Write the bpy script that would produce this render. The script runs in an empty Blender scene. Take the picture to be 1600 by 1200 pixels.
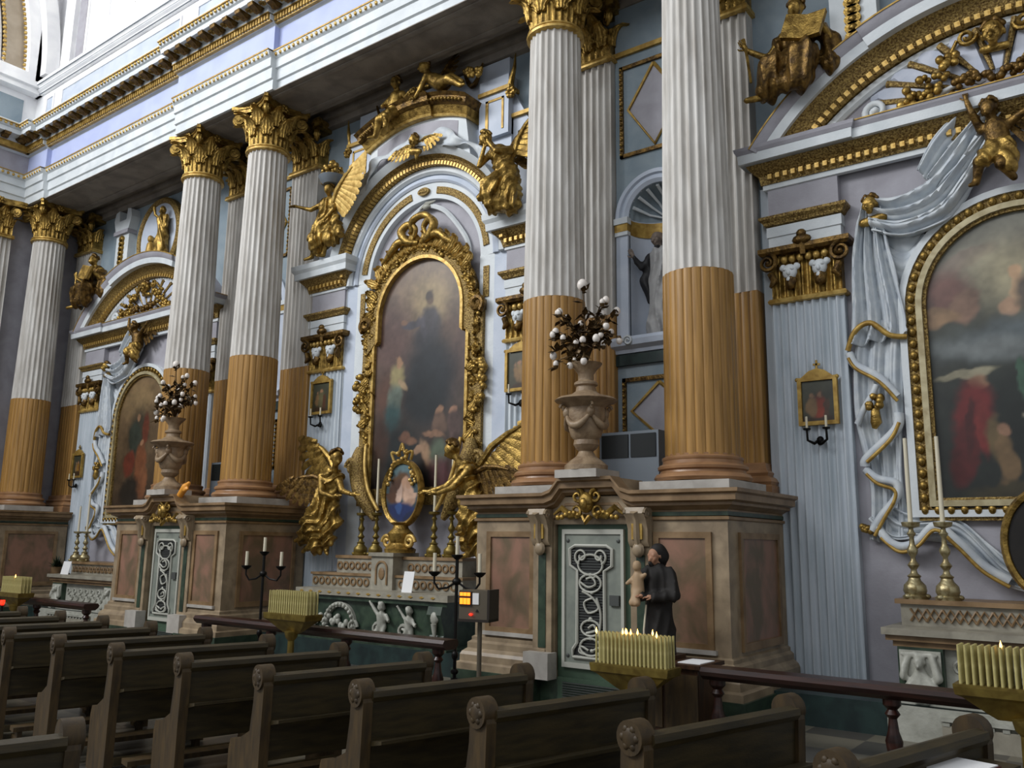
import bpy, math, random
import numpy as np
from mathutils import Vector, Matrix
PI = math.pi
R = math.radians
random.seed(7)
S = bpy.context.scene
COL = S.collection

# ---------------------------------------------------------------- camera
YAW, PITCH, ROLL, FPX = R(36.89), R(10.57), R(0.79), 1345.0
fw = Vector((-math.sin(YAW)*math.cos(PITCH), math.cos(YAW)*math.cos(PITCH), math.sin(PITCH)))
r0 = Vector((math.cos(YAW), math.sin(YAW), 0)); u0 = r0.cross(fw)
rt = r0*math.cos(ROLL) + u0*math.sin(ROLL); up = u0*math.cos(ROLL) - r0*math.sin(ROLL)
cd = bpy.data.cameras.new('camera'); cam = bpy.data.objects.new('camera', cd); COL.objects.link(cam)
m = Matrix.Identity(4)
for i in range(3):
    m[i][0], m[i][1], m[i][2] = rt[i], up[i], -fw[i]
m[0][3], m[1][3], m[2][3] = 0, 0, 1.6
cam.matrix_world = m
cd.sensor_width = 36.0; cd.lens = FPX/1600*36; cd.clip_start = 0.05; cd.clip_end = 200
S.camera = cam

# ---------------------------------------------------------------- light and exposure
S.view_settings.view_transform = 'Standard'
S.view_settings.look = 'None'
S.view_settings.gamma = 1
S.view_settings.use_curve_mapping = False
S.view_settings.exposure = 0.08
W = bpy.data.worlds.new('world'); S.world = W; W.use_nodes = True
W.node_tree.nodes['Background'].inputs[0].default_value = (0.90, 0.93, 0.97, 1)
W.node_tree.nodes['Background'].inputs[1].default_value = 0.52

def area(name, loc, target, sx, sy, power, col):
    l = bpy.data.lights.new(name, 'AREA'); l.shape = 'RECTANGLE'; l.size = sx; l.size_y = sy
    l.energy = power; l.color = col
    o = bpy.data.objects.new(name, l); COL.objects.link(o); o.location = loc
    o.rotation_euler = (Vector(target)-Vector(loc)).to_track_quat('-Z', 'Y').to_euler()
    return o
area('clerestory_daylight', (-23, -6, 18), (-13, 10.5, 8.5), 14, 6, 5200, (0.98, 0.99, 1.0))
area('clerestory_daylight_near', (-8, -9, 17), (-7, 10.5, 6), 14, 6, 1300, (0.96, 0.98, 1.0))

# ---------------------------------------------------------------- materials
def lin(c):
    return tuple(((x/12.92) if x <= .04045 else ((x+.055)/1.055)**2.4) for x in c)
MATS = {}
def mat(name, c1, c2=None, scale=4.0, rough=.6, metal=0.0, bump=0.0, bscale=30.0, stretch=(1,1,1), detail=4.0, lo=.35, hi=.65, kind='noise', spec=.4):
    m_ = bpy.data.materials.new(name); m_.use_nodes = True
    nt = m_.node_tree; b = nt.nodes['Principled BSDF']
    b.inputs['Roughness'].default_value = rough; b.inputs['Metallic'].default_value = metal
    b.inputs['Specular IOR Level'].default_value = spec
    tc = nt.nodes.new('ShaderNodeTexCoord'); mp = nt.nodes.new('ShaderNodeMapping')
    mp.inputs['Scale'].default_value = stretch
    nt.links.new(tc.outputs['Object'], mp.inputs['Vector'])
    if c2 is None:
        b.inputs['Base Color'].default_value = (*lin(c1), 1)
    else:
        if kind == 'noise':
            n = nt.nodes.new('ShaderNodeTexNoise'); n.inputs['Scale'].default_value = scale
            n.inputs['Detail'].default_value = detail; n.inputs['Distortion'].default_value = .4
            out = n.outputs['Fac']
        elif kind == 'wave':
            n = nt.nodes.new('ShaderNodeTexWave'); n.inputs['Scale'].default_value = scale
            n.inputs['Distortion'].default_value = 6; n.inputs['Detail'].default_value = detail
            n.inputs['Detail Scale'].default_value = 1.5
            out = n.outputs['Fac']
        elif kind == 'check':
            n = nt.nodes.new('ShaderNodeTexChecker'); n.inputs['Scale'].default_value = scale
            out = n.outputs['Fac']
        nt.links.new(mp.outputs[0], n.inputs['Vector'])
        r_ = nt.nodes.new('ShaderNodeValToRGB')
        r_.color_ramp.elements[0].position = lo; r_.color_ramp.elements[0].color = (*lin(c1), 1)
        r_.color_ramp.elements[1].position = hi; r_.color_ramp.elements[1].color = (*lin(c2), 1)
        nt.links.new(out, r_.inputs[0]); nt.links.new(r_.outputs[0], b.inputs['Base Color'])
    if bump:
        n2 = nt.nodes.new('ShaderNodeTexNoise'); n2.inputs['Scale'].default_value = bscale
        n2.inputs['Detail'].default_value = 3
        nt.links.new(mp.outputs[0], n2.inputs['Vector'])
        bp = nt.nodes.new('ShaderNodeBump'); bp.inputs['Strength'].default_value = bump; bp.inputs['Distance'].default_value = .02
        nt.links.new(n2.outputs['Fac'], bp.inputs['Height']); nt.links.new(bp.outputs[0], b.inputs['Normal'])
    MATS[name] = m_
    return m_
def emit(name, col, s):
    m_ = mat(name, col); b = m_.node_tree.nodes['Principled BSDF']
    b.inputs['Emission Color'].default_value = (*lin(col), 1); b.inputs['Emission Strength'].default_value = s
    return m_
mat('white', (.82,.84,.85), (.76,.785,.80), 2.5, .55, bump=.15)
mat('white_blue', (.74,.77,.82), (.68,.72,.78), 2.0, .55, bump=.1)
mat('lilac', (.63,.625,.655), (.58,.572,.60), 3.0, .65, bump=.15)
mat('pale_blue', (.54,.59,.62), (.47,.53,.57), 2.0, .7, bump=.15)
mat('frieze_blue', (.70,.74,.88), (.66,.70,.85), 1.5, .6)
mat('soffit', (.55,.52,.48), (.44,.41,.38), 2.0, .8, bump=.2)  # lilac paint darkened to taupe, so the shade up there is in the colour
mat('stucco', (.78,.80,.81), (.70,.73,.76), 6.0, .55)
mat('gold', (.70,.575,.30), (.41,.32,.14), 9.0, .38, .7, bump=.45, bscale=40)
mat('gold_bright', (.80,.68,.40), (.62,.49,.23), 10.0, .42, .45, bump=.15)
mat('gold_dark', (.48,.37,.18), (.25,.18,.08), 12.0, .42, .65, bump=.5, bscale=35)
mat('cream_gold', (.70,.66,.53), (.58,.53,.40), 8.0, .5, .15)
mat('gold_paint', (.70,.58,.30), (.55,.43,.19), 10.0, .5, .35)
mat('gold_relief', (.64,.54,.31), (.38,.29,.14), 42.0, .5, .4, bump=1.0, bscale=40, lo=.38, hi=.62, detail=2)
mat('ochre', (.66,.50,.27), (.52,.385,.19), 3.0, .38, stretch=(6,6,.35), bump=.06)
mat('ochre_base', (.62,.47,.33), (.52,.38,.26), 3.0, .35)
mat('flute', (.79,.78,.76), (.66,.64,.61), 2.2, .5, stretch=(3,3,.5), bump=.05)
mat('flute_altar', (.76,.79,.82), (.68,.72,.75), 2.2, .55, stretch=(3,3,.5))
mat('slab', (.68,.66,.63), (.60,.58,.55), 5.0, .5)
mat('marble_beige', (.60,.53,.43), (.47,.41,.33), 4.0, .4, bump=.05)
mat('marble_tan', (.54,.44,.32), (.42,.33,.22), 4.0, .4)
mat('marble_pink', (.55,.41,.34), (.40,.34,.26), 3.2, .35, detail=8, stretch=(1,1,.7), lo=.38, hi=.62)
mat('marble_green', (.22,.28,.22), (.12,.17,.14), 7.0, .35, detail=8, lo=.35, hi=.7)
mat('marble_teal', (.13,.20,.19), (.09,.14,.14), 6.0, .45)
mat('marble_altar', (.60,.58,.52), (.50,.48,.43), 5.0, .45)
mat('marble_white', (.66,.66,.62), (.56,.56,.52), 5.0, .45, bump=.2)
mat('door_grey', (.50,.52,.48), (.44,.46,.43), 5.0, .5)
mat('door_green', (.26,.34,.27), (.22,.29,.23), 5.0, .5)
mat('grille_white', (.66,.66,.62), None, rough=.5)
mat('dark', (.05,.05,.05), None, rough=.7)
mat('louvre', (.30,.31,.30), None, rough=.5, metal=.3)
mat('pew_wood', (.24,.20,.11), (.16,.135,.075), 3.0, .5, stretch=(8,1.2,8), bump=.08)
mat('pew_end', (.28,.215,.11), (.19,.145,.075), 3.0, .58, stretch=(6,6,1.2), bump=.08)
mat('rail_wood', (.20,.10,.07), (.12,.06,.045), 3.0, .3, stretch=(1,8,8))
mat('stand_wood', (.26,.16,.08), (.17,.10,.05), 3.0, .45, stretch=(8,8,1))
mat('floor_tile', (.40,.38,.33), (.27,.26,.24), 1.6, .35, kind='check', lo=.49, hi=.51)
mat('iron', (.09,.085,.08), None, rough=.45, metal=.6)
mat('silver_gilt', (.66,.62,.48), (.46,.40,.26), 14.0, .35, .6, bump=.2)
mat('wax', (.80,.77,.68), None, rough=.5)
mat('votive', (.72,.68,.46), (.62,.58,.36), 10.0, .45)
mat('brass', (.52,.45,.22), (.40,.33,.15), 8.0, .4, .6)
emit('flame', (1.0,.72,.36), 7.0)
emit('screen', (1.0,.50,.12), 2.2)
emit('led', (1.0,.10,.04), 6.0)
mat('paper', (.86,.86,.86), None, rough=.8)
mat('bulb', (.85,.82,.79), None, rough=.35)
mat('bronze_leaf', (.36,.28,.16), (.22,.16,.09), 14.0, .45, .5)
mat('vase_stone', (.58,.50,.40), (.46,.38,.29), 8.0, .5, bump=.3)
mat('habit', (.10,.085,.075), (.07,.06,.05), 6.0, .75)
mat('skin', (.62,.46,.36), None, rough=.6)
mat('skin_grey', (.46,.41,.37), None, rough=.6)
mat('habit_white', (.66,.66,.66), (.58,.58,.58), 6.0, .6)
mat('cloak_black', (.13,.13,.14), None, rough=.6)
mat('child_robe', (.62,.52,.40), None, rough=.6)
mat('box_metal', (.36,.33,.28), None, rough=.4, metal=.3)
mat('box_dark', (.14,.11,.085), None, rough=.5)
mat('vent_grey', (.46,.49,.52), None, rough=.45, metal=.2)
mat('vent_dark', (.10,.115,.115), None, rough=.35)
mat('plant', (.13,.18,.08), (.08,.11,.05), 10.0, .6)
mat('red_cover', (.26,.05,.05), None, rough=.6)
mat('amber', (.85,.58,.22), None, rough=.4)
mat('shell', (.73,.75,.80), (.66,.69,.75), 5.0, .55)
mat('attic_lit_white', (.93,.93,.93), (.88,.88,.89), 2.0, .6)  # whiter than the wall white; brightness from the windows is put into it
mat('attic_beige', (.66,.61,.54), (.60,.55,.48), 3.0, .6)
emit('window_sky', (1.0,.99,.96), 6.0)
# painted canvases use colours computed on the mesh itself
pm = bpy.data.materials.new('oil_paint'); pm.use_nodes = True
_b = pm.node_tree.nodes['Principled BSDF']; _b.inputs['Roughness'].default_value = .38
_a = pm.node_tree.nodes.new('ShaderNodeAttribute'); _a.attribute_name = 'Col'
pm.node_tree.links.new(_a.outputs['Color'], _b.inputs['Base Color'])
MATS['oil_paint'] = pm

# ---------------------------------------------------------------- mesh helpers
class MB:
    def __init__(s): s.v = []; s.f = []
    def add(s, vs, fs):
        n = len(s.v); s.v += [tuple(p) for p in vs]; s.f += [tuple(i+n for i in q) for q in fs]; return s
    def box(s, x0, x1, y0, y1, z0, z1):
        return s.add([(x0,y0,z0),(x1,y0,z0),(x1,y1,z0),(x0,y1,z0),(x0,y0,z1),(x1,y0,z1),(x1,y1,z1),(x0,y1,z1)],
            [(0,3,2,1),(4,5,6,7),(0,1,5,4),(1,2,6,5),(2,3,7,6),(3,0,4,7)])
    def prism(s, poly, ax, a, b):
        n = len(poly)
        if ax == 'x': f = lambda p, c: (c, p[0], p[1])
        elif ax == 'y': f = lambda p, c: (p[0], c, p[1])
        else: f = lambda p, c: (p[0], p[1], c)
        vs = [f(p, a) for p in poly] + [f(p, b) for p in poly]
        return s.add(vs, [tuple(range(n)), tuple(range(2*n-1, n-1, -1))] + [(i, i+n, (i+1) % n+n, (i+1) % n) for i in range(n)])
    def loops(s, rings, closed=True, caps=True):
        n = len(rings[0]); vs = [p for r_ in rings for p in r_]; fs = []
        for k in range(len(rings)-1):
            for i in range(n if closed else n-1):
                j = (i+1) % n
                fs.append((k*n+i, k*n+j, (k+1)*n+j, (k+1)*n+i))
        if caps:
            fs.append(tuple(range(n-1, -1, -1))); fs.append(tuple(range((len(rings)-1)*n, len(rings)*n)))
        return s.add(vs, fs)
    def lathe(s, prof, n=24, cx=0, cy=0, cz=0, caps=True):
        return s.loops([[(cx+r_*math.cos(2*PI*i/n), cy+r_*math.sin(2*PI*i/n), cz+z) for i in range(n)] for r_, z in prof], True, caps)
    def arc(s, prof, cx, cz, a0, a1, n=32, caps=True):
        # closed profile of (radius, y) revolved about an axis along y
        rings = []
        for k in range(n+1):
            a = a0+(a1-a0)*k/n; c, d = math.cos(a), math.sin(a)
            rings.append([(cx+r_*c, y, cz+r_*d) for r_, y in prof])
        return s.loops(rings, True, caps)
    def tube(s, pts, r, n=8, caps=True):
        pts = [Vector(p) for p in pts]; m_ = len(pts); rr = r if isinstance(r, (list, tuple)) else [r]*m_
        t = [(pts[min(i+1, m_-1)]-pts[max(i-1, 0)]).normalized() for i in range(m_)]
        nrm = t[0].orthogonal().normalized(); rings = []
        for i in range(m_):
            nrm = (nrm-t[i]*nrm.dot(t[i]))
            if nrm.length < 1e-6: nrm = t[i].orthogonal()
            nrm.normalize(); b = t[i].cross(nrm)
            rings.append([pts[i]+(nrm*math.cos(2*PI*k/n)+b*math.sin(2*PI*k/n))*rr[i] for k in range(n)])
        return s.loops(rings, True, caps)
    def ctube(s, pts, r, n=8, sub=6):
        P_ = [Vector(p) for p in pts]; rr = r if isinstance(r, (list, tuple)) else [r]*len(P_); o = []; ro = []
        for i in range(len(P_)-1):
            a, b, c, d = P_[max(i-1, 0)], P_[i], P_[i+1], P_[min(i+2, len(P_)-1)]
            for k in range(sub):
                u_ = k/sub; o.append(.5*((2*b)+(c-a)*u_+(2*a-5*b+4*c-d)*u_*u_+(3*b-a-3*c+d)*u_**3)); ro.append(rr[i]+(rr[i+1]-rr[i])*u_)
        o.append(P_[-1]); ro.append(rr[-1]); return s.tube(o, ro, n)
    def ball(s, c, r, n=10, m_=7, rot=None):
        if not isinstance(r, (list, tuple)): r = (r, r, r)
        rings = []
        for k in range(m_+1):
            p = -PI/2+PI*k/m_; cp = max(math.cos(p), .02)
            ring = []
            for i in range(n):
                q = Vector((r[0]*cp*math.cos(2*PI*i/n), r[1]*cp*math.sin(2*PI*i/n), r[2]*math.sin(p)))
                if rot: q = rot @ q
                ring.append(Vector(c)+q)
            rings.append(ring)
        return s.loops(rings)
    def cap(s, a, b, ra, rb, n=10):
        a = Vector(a); b = Vector(b); d = b-a; L = d.length
        if L < 1e-5: return s.ball(a, ra)
        q = Vector((0,0,1)).rotation_difference(d).to_matrix(); rings = []
        for k in range(-4, 1):
            t = k*PI/8; rings.append([a+q @ Vector((ra*max(math.cos(t),.03)*math.cos(2*PI*i/n), ra*max(math.cos(t),.03)*math.sin(2*PI*i/n), ra*math.sin(t))) for i in range(n)])
        for k in range(0, 5):
            t = k*PI/8; rings.append([b+q @ Vector((rb*max(math.cos(t),.03)*math.cos(2*PI*i/n), rb*max(math.cos(t),.03)*math.sin(2*PI*i/n), rb*math.sin(t))) for i in range(n)])
        return s.loops(rings)
    def uwrap(s, x0, x1, yf, yb, prof, zf=None, zs=0):
        # closed profile (outward, z) led round three sides of a block; zf: list of (x, dz) along the front
        prof = list(prof)+[(-.03, prof[-1][1]), (-.03, prof[0][1])]
        pts = [(x0, yb, -1, 0, 0), (x0, yf, -1, -1, 0)]
        if zf: pts += [(x, yf, 0, -1, dz) for x, dz in zf]
        pts += [(x1, yf, 1, -1, 0), (x1, yb, 1, 0, 0)]
        return s.loops([[(x+nx*d, y+ny*d, zs+z+dz) for d, z in prof] for x, y, nx, ny, dz in pts])
    def sheet(s, g):   # grid of points, open
        return s.loops(g, False, False)
    def xform(s, M):
        s.v = [tuple(M @ Vector(p)) for p in s.v]; return s
    def mesh(s, name):
        me = bpy.data.meshes.new(name); me.from_pydata([tuple(p) for p in s.v], [], s.f); me.validate(); 
        return me
    def build(s, name, material, parent=None, smooth=None, fix=True):
        me = s.mesh(name); o = bpy.data.objects.new(name, me); COL.objects.link(o)
        if fix:
            import bmesh
            bm = bmesh.new(); bm.from_mesh(me); bmesh.ops.recalc_face_normals(bm, faces=bm.faces); bm.to_mesh(me); bm.free()
        me.materials.append(MATS[material])
        if smooth:
            me.shade_smooth(); me.set_sharp_from_angle(angle=R(smooth))
        wl = Vector(WL.get(parent.name, (0,0,0))) if parent else None
        if parent:
            me.transform(Matrix.Translation(-wl)); o.parent = parent; WL[o.name] = tuple(wl)
        else:
            vs = [v.co for v in me.vertices]
            c = Vector(((min(v.x for v in vs)+max(v.x for v in vs))/2, (min(v.y for v in vs)+max(v.y for v in vs))/2, min(v.z for v in vs)))
            me.transform(Matrix.Translation(-c)); o.location = c; WL[o.name] = tuple(c)
        return o
WL = {}
def tag(o, label=None, cat=None, group=None, kind=None):
    if label: o['label'] = label
    if cat: o['category'] = cat
    if group: o['group'] = group
    if kind: o['kind'] = kind
    return o
def thing(name, label, cat, loc, group=None, kind=None):
    o = bpy.data.objects.new(name, None); COL.objects.link(o); o.location = loc; o.empty_display_size = .2
    WL[o.name] = tuple(loc)
    return tag(o, label, cat, group, kind)
def copy_tree(o, delta=(0,0,0), label=None, parent=None, group=None):
    c = o.copy(); COL.objects.link(c); c.parent = parent
    if parent is None:
        c.location = Vector(o.location)+Vector(delta)
    if label: c['label'] = label
    if group: c['group'] = group
    for ch in list(o.children): copy_tree(ch, parent=c)
    return c
def part(o, parent, delta=(0,0,0), M=None):
    # another copy of a part, sharing its mesh
    c = o.copy(); COL.objects.link(c); c.parent = parent
    if M is not None: c.matrix_local = M
    else: c.location = Vector(o.location)+Vector(delta)
    for ch in list(o.children): copy_tree(ch, parent=c)
    return c
def arcpts(cx, cz, r, a0, a1, n, y):
    return [(cx+r*math.cos(a0+(a1-a0)*k/n), y, cz+r*math.sin(a0+(a1-a0)*k/n)) for k in range(n+1)]
def spiral(c, r0_, r1_, turns, n, ex, ez, a0=0):
    c = Vector(c); ex = Vector(ex); ez = Vector(ez); out = []
    for k in range(n+1):
        t = k/n; r_ = r0_+(r1_-r0_)*t; a = a0+turns*2*PI*t
        out.append(c+ex*(r_*math.cos(a))+ez*(r_*math.sin(a)))
    return out

# ---------------------------------------------------------------- sculpted figures
def remesh(mb, voxel, it=4):
    me = mb.mesh('tmp'); o = bpy.data.objects.new('tmp', me); COL.objects.link(o)
    a = o.modifiers.new('r', 'REMESH'); a.mode = 'VOXEL'; a.voxel_size = voxel
    b = o.modifiers.new('s', 'SMOOTH'); b.factor = .5; b.iterations = it
    dg = bpy.context.evaluated_depsgraph_get()
    e = o.evaluated_get(dg); out = e.to_mesh()
    V = np.zeros(len(out.vertices)*3); out.vertices.foreach_get('co', V); V = V.reshape(-1, 3)
    N = np.zeros(len(out.vertices)*3); out.vertices.foreach_get('normal', N); N = N.reshape(-1, 3)
    F = [tuple(p.vertices) for p in out.polygons]
    e.to_mesh_clear(); bpy.data.objects.remove(o); bpy.data.meshes.remove(me)
    return V, N, F
def folds(V, N, k1, k2, amp):
    k1 = np.array(k1, float)*1.7; k2 = np.array(k2, float)
    ph = V @ k1+1.9*np.sin(V @ k2)+.9*np.sin(2.3*(V @ k2[::-1]))
    ph2 = V @ (k1[[1,0,2]]*1.6)+1.4*np.sin(V @ k2*1.7)
    d = amp*(1-2*np.abs(np.sin(ph)))+.45*amp*np.sin(ph2)
    return V+N*d[:, None]
def sculpt(name, caps, material, parent, voxel=.022, fold=None, it=4, extra=None):
    mb = MB()
    if 'head' in name: voxel, it = min(voxel, .011), 2
    for a, b, ra, rb in caps: mb.cap(a, b, ra, rb)
    V, N, F = remesh(mb, voxel, it)
    if fold: V = folds(V, N, *fold)
    q = MB(); q.v = [tuple(p) for p in V]; q.f = F
    if extra: q.add(extra.v, extra.f)
    return q.build(name, material, parent, smooth=60, fix=False)
def P(o, s=1.0, mx=1):
    o = Vector(o)
    return lambda x, y, z: o+Vector((x*s*mx, y*s, z*s))
def head_caps(c, look, s):
    # a head 0.24 s tall with nose, brow, chin, ears; look = direction of the face
    c = Vector(c); d = Vector(look).normalized(); z = Vector((0,0,1)); z = (z-d*z.dot(d)).normalized(); x = d.cross(z)
    g = lambda a, b, e: c+x*(a*s)+d*(b*s)+z*(e*s)
    return [(g(0,-.02,.02), g(0,.01,.03), .098*s, .09*s), (g(0,.03,-.02), g(0,.05,-.085), .072*s, .042*s),
            (g(0,.092,.012), g(0,.128,-.036), .014*s, .022*s), (g(-.055,.082,.030), g(.055,.082,.030), .018*s, .018*s), (g(-.036,.088,.004), g(-.030,.090,.004), .013*s, .013*s), (g(.036,.088,.004), g(.030,.090,.004), .013*s, .013*s),
            (g(-.024,.098,-.062), g(.024,.098,-.062), .011*s, .011*s), (g(-.018,.096,-.078), g(.018,.096,-.078), .012*s, .012*s), (g(.095,0,0), g(.095,-.01,-.03), .018*s, .014*s), (g(-.095,0,0), g(-.095,-.01,-.03), .018*s, .014*s),
            (g(-.05,.07,-.02), g(-.045,.07,-.04), .03*s, .026*s), (g(.05,.07,-.02), g(.045,.07,-.04), .03*s, .026*s)]
def hair_caps(c, look, s, curl=.03):
    c = Vector(c); d = Vector(look).normalized(); z = Vector((0,0,1)); z = (z-d*z.dot(d)).normalized(); x = d.cross(z); out = []
    rnd = random.Random(3)
    for k in range(26):
        a = rnd.uniform(0, 2*PI); e = rnd.uniform(-.2, 1.3)
        v = x*math.cos(a)*math.cos(e)+d*math.sin(a)*math.cos(e)+z*math.sin(e)
        if v.dot(d) > .45 and e < .8: continue
        p = c+d*(-.015*s)+z*(.03*s)+v*(.095*s); out.append((p, p+z*(.01*s), curl*s, curl*s*.9))
    return out
def hand(mb, w, d, nrm, s, curl=.35):
    # palm, four fingers of different length and a thumb
    w = Vector(w); d = Vector(d).normalized(); nrm = Vector(nrm); nrm = (nrm-d*nrm.dot(d)).normalized(); x = d.cross(nrm)
    mb.cap(w, w+d*(.07*s), .030*s, .034*s, 8)
    for k, (o_, L) in enumerate(((-.03,.075),(-.01,.088),(.011,.082),(.03,.062))):
        a = w+d*(.085*s)+x*(o_*s); b = a+(d*math.cos(curl*.5)-nrm*math.sin(curl*.5))*(L*.5*s); c = b+(d*math.cos(curl*1.6)-nrm*math.sin(curl*1.6))*(L*.5*s)
        mb.cap(a, b, .0105*s, .0095*s, 6); mb.cap(b, c, .0095*s, .008*s, 6)
    a = w+d*(.03*s)+x*(-.03*s); b = a+(d*.6-x*.75-nrm*.2).normalized()*(.045*s); mb.cap(a, b, .013*s, .011*s, 6); mb.cap(b, b+(d*.9-x*.3-nrm*.3).normalized()*(.03*s), .011*s, .009*s, 6)
    return mb
def limb(a, b, c, r0_, r1_, r2_):
    return [(a, b, r0_, r1_), (b, c, r1_, r2_)]
def wing(name, root, tip, down, L, material, parent, n=9, w=.16):
    # feathers fanned between the leading edge (root to tip) and the trailing direction
    root = Vector(root); t = Vector(tip).normalized(); dn = Vector(down).normalized(); nrm = t.cross(dn).normalized(); mb = MB()
    mb.tube([root, root+t*(L*.35)-dn*(L*.06), root+t*(L*.7), root+t*L+dn*(L*.1)], [.05*L, .06*L, .045*L, .015*L], 8)
    for row, (cnt, l0, l1, off, th) in enumerate(((n, .40, .66, 0, .018), (n-1, .26, .36, .02, .022), (n-2, .16, .2, .036, .026))):
        for k in range(cnt):
            u = (k+.5)/cnt; p = root+t*(L*(.06+.90*u**1.0))+nrm*(off*L)+dn*(L*.02)
            dr = (dn*(1-.55*u)+t*(.10+.75*u*u)).normalized(); ln = L*(l0+(l1-l0)*math.sin(PI*(.15+.6*u)))
            sd = dr.cross(nrm).normalized(); rings = []
            for q in range(7):
                v = q/6; ww = w*L*.5*(.55+.55*v)*(1 if v < .8 else math.sqrt(max(0, 1-((v-.8)/.22)**2)))
                c = p+dr*(ln*v)+nrm*(.05*L*v*(1-v))
                rings.append([c+sd*ww, c+nrm*(th*L), c-sd*ww, c-nrm*(th*L*.5)])
            mb.loops(rings)
    return mb.build(name, material, parent, smooth=40)

# ---------------------------------------------------------------- painted canvas
def vnoise(x, y, sc, seed):
    rng = np.random.RandomState(seed); G = rng.rand(64, 64)
    X = x*sc; Y = y*sc; i = np.floor(X).astype(int); j = np.floor(Y).astype(int); fx = X-i; fy = Y-j
    fx = fx*fx*(3-2*fx); fy = fy*fy*(3-2*fy); i %= 64; j %= 64; a = (i+1) % 64; b = (j+1) % 64
    return (G[i, j]*(1-fx)+G[a, j]*fx)*(1-fy)+(G[i, b]*(1-fx)+G[a, b]*fx)*fy
def canvas(name, cx, y, zb, zs, hw, ra, layers, parent, nx=110, nz=190, top=None, seed=1):
    # rectangle zb..zs of half width hw with an arch of radius ra above; layers are painted shapes in (x, z) metres
    zt = (top if top else zs+ra); rows = np.linspace(zb, zt, nz+1); us = np.linspace(-1, 1, nx+1)
    pts = []; 
    for z in rows:
        h = hw if z <= zs else ra*math.sqrt(max(1-((z-zs)/(zt-zs))**2, 1e-4))
        pts += [(cx+u_*h, y, z) for u_ in us]
    A = np.array(pts); x = A[:, 0]-cx; z = A[:, 2]
    n = (vnoise(x, z, 2.2, seed)+.7*vnoise(x, z, 6, seed+1)+.5*vnoise(x, z, 14, seed+2)+.3*vnoise(x, z, 27, seed+3))/2.5
    dx = (vnoise(x, z, 4, seed+5)-.5)*.09+(vnoise(x, z, 15, seed+7)-.5)*.04; dz = (vnoise(x, z, 4, seed+6)-.5)*.09+(vnoise(x, z, 15, seed+8)-.5)*.04
    C = np.zeros((len(A), 3))
    for L in layers:
        c = np.array(lin(L[-1]))
        if L[0] == 'grad':
            t = np.clip((z-L[1])/(L[2]-L[1]), 0, 1)[:, None]; c0 = np.array(lin(L[3])); C = c0*(1-t)+c*t
        else:
            _, ex, ez, rx, rz, rot, soft, al, _c = L
            ca, sa = math.cos(R(rot)), math.sin(R(rot)); X = x+dx-ex; Z = z+dz-ez
            q = np.sqrt(((X*ca+Z*sa)/rx)**2+((-X*sa+Z*ca)/rz)**2)
            k = np.clip((1+soft-q)/(2*soft), 0, 1); k = (k*k*(3-2*k)*al)[:, None]; C = C*(1-k)+c*k
    C *= (.36+1.28*n)[:, None]
    mb = MB(); mb.sheet([pts[k*(nx+1):(k+1)*(nx+1)] for k in range(nz+1)])
    o = mb.build(name, 'oil_paint', parent, fix=False); me = o.data
    at = me.color_attributes.new('Col', 'FLOAT_COLOR', 'POINT')
    at.data.foreach_set('color', np.hstack([C, np.ones((len(C), 1))]).astype(np.float32).ravel())
    return o
def E(x, z, rx, rz, col, rot=0, soft=.24, al=1.0): return ('e', x, z, rx, rz, rot, soft, al, col)

# ================================================================ the setting
FZ = -0.30
CX = {'a': -22.85, 'b': -15.97, 'c': -13.73, 'd': -6.76, 'e': -4.52}
BAY = -9.21
tag(MB().box(-31, 7, -9, 11.8, FZ-.2, FZ).build('floor', 'floor_tile'), 'chequered marble floor of the nave under the pews', kind='structure')
tag(MB().box(-24.2, 7, 9.9, 11.8, FZ, .03).build('floor_dais', 'marble_teal'), 'dark green marble step that carries the altars', kind='structure')
# side wall behind the altars
tag(MB().box(-24.2, CX['b']+.43, 11.2, 11.7, 0, 12).box(CX['c']-.43, CX['d']+.43, 11.2, 11.7, 0, 12).box(CX['e']-.43, 7, 11.2, 11.7, 0, 12).build('wall_side', 'pale_blue'), 'pale blue plastered wall behind the columns and altars', kind='structure')
we = MB(); we.box(-24.3, -23.5, -2, 11.7, FZ, 10.2)
tag(we.build('wall_end', 'lilac'), 'lilac end wall where the nave turns the corner', kind='structure')

# ---- entablature: a closed profile (y, z) led along the wall
def ent_profile(y):
    return [(y, 10.22), (y, 10.42), (y-.04, 10.44), (y-.04, 10.66), (y-.08, 10.68), (y-.08, 10.86), (y-.13, 10.90), (y-.16, 11.0), (y-.06, 11.02),
            (y-.03, 11.04), (y-.03, 11.56), (y-.07, 11.60), (y-.16, 11.62), (y-.16, 11.74), (y-.22, 11.77), (y-.22, 11.87), (y-.50, 11.885), (y-.50, 12.0),
            (y-.54, 12.02), (y-.60, 12.13), (y-.60, 12.16), (y+.5, 12.2), (y+.5, 10.22)]
ent = thing('trim_1', 'long white and blue entablature with gilded modillions above the columns', None, (-9, 9.6, 10.22), kind='structure')
RES = [(-23.3, -22.25), (-16.3, -13.0), (-7.1, -3.9)]
mb = MB(); mb.prism(ent_profile(9.57), 'x', -23.3, 7)
for a, b in RES: mb.prism(ent_profile(9.45), 'x', a, b)
mb.build('cornice_and_architrave', 'white', ent)
fr = MB()
def yoff(x):
    return 9.45 if any(a <= x <= b for a, b in RES) else 9.57
edges = [(-23.3, -22.25, 9.45), (-22.25, -16.3, 9.57), (-16.3, -13.0, 9.45), (-13.0, -7.1, 9.57), (-7.1, -3.9, 9.45), (-3.9, 7, 9.57)]
for a, b, y in edges: fr.box(a-(.004 if y < 9.5 else 0), b+(.004 if y < 9.5 else 0), y-.036, y+.1, 11.06, 11.55)
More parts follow.
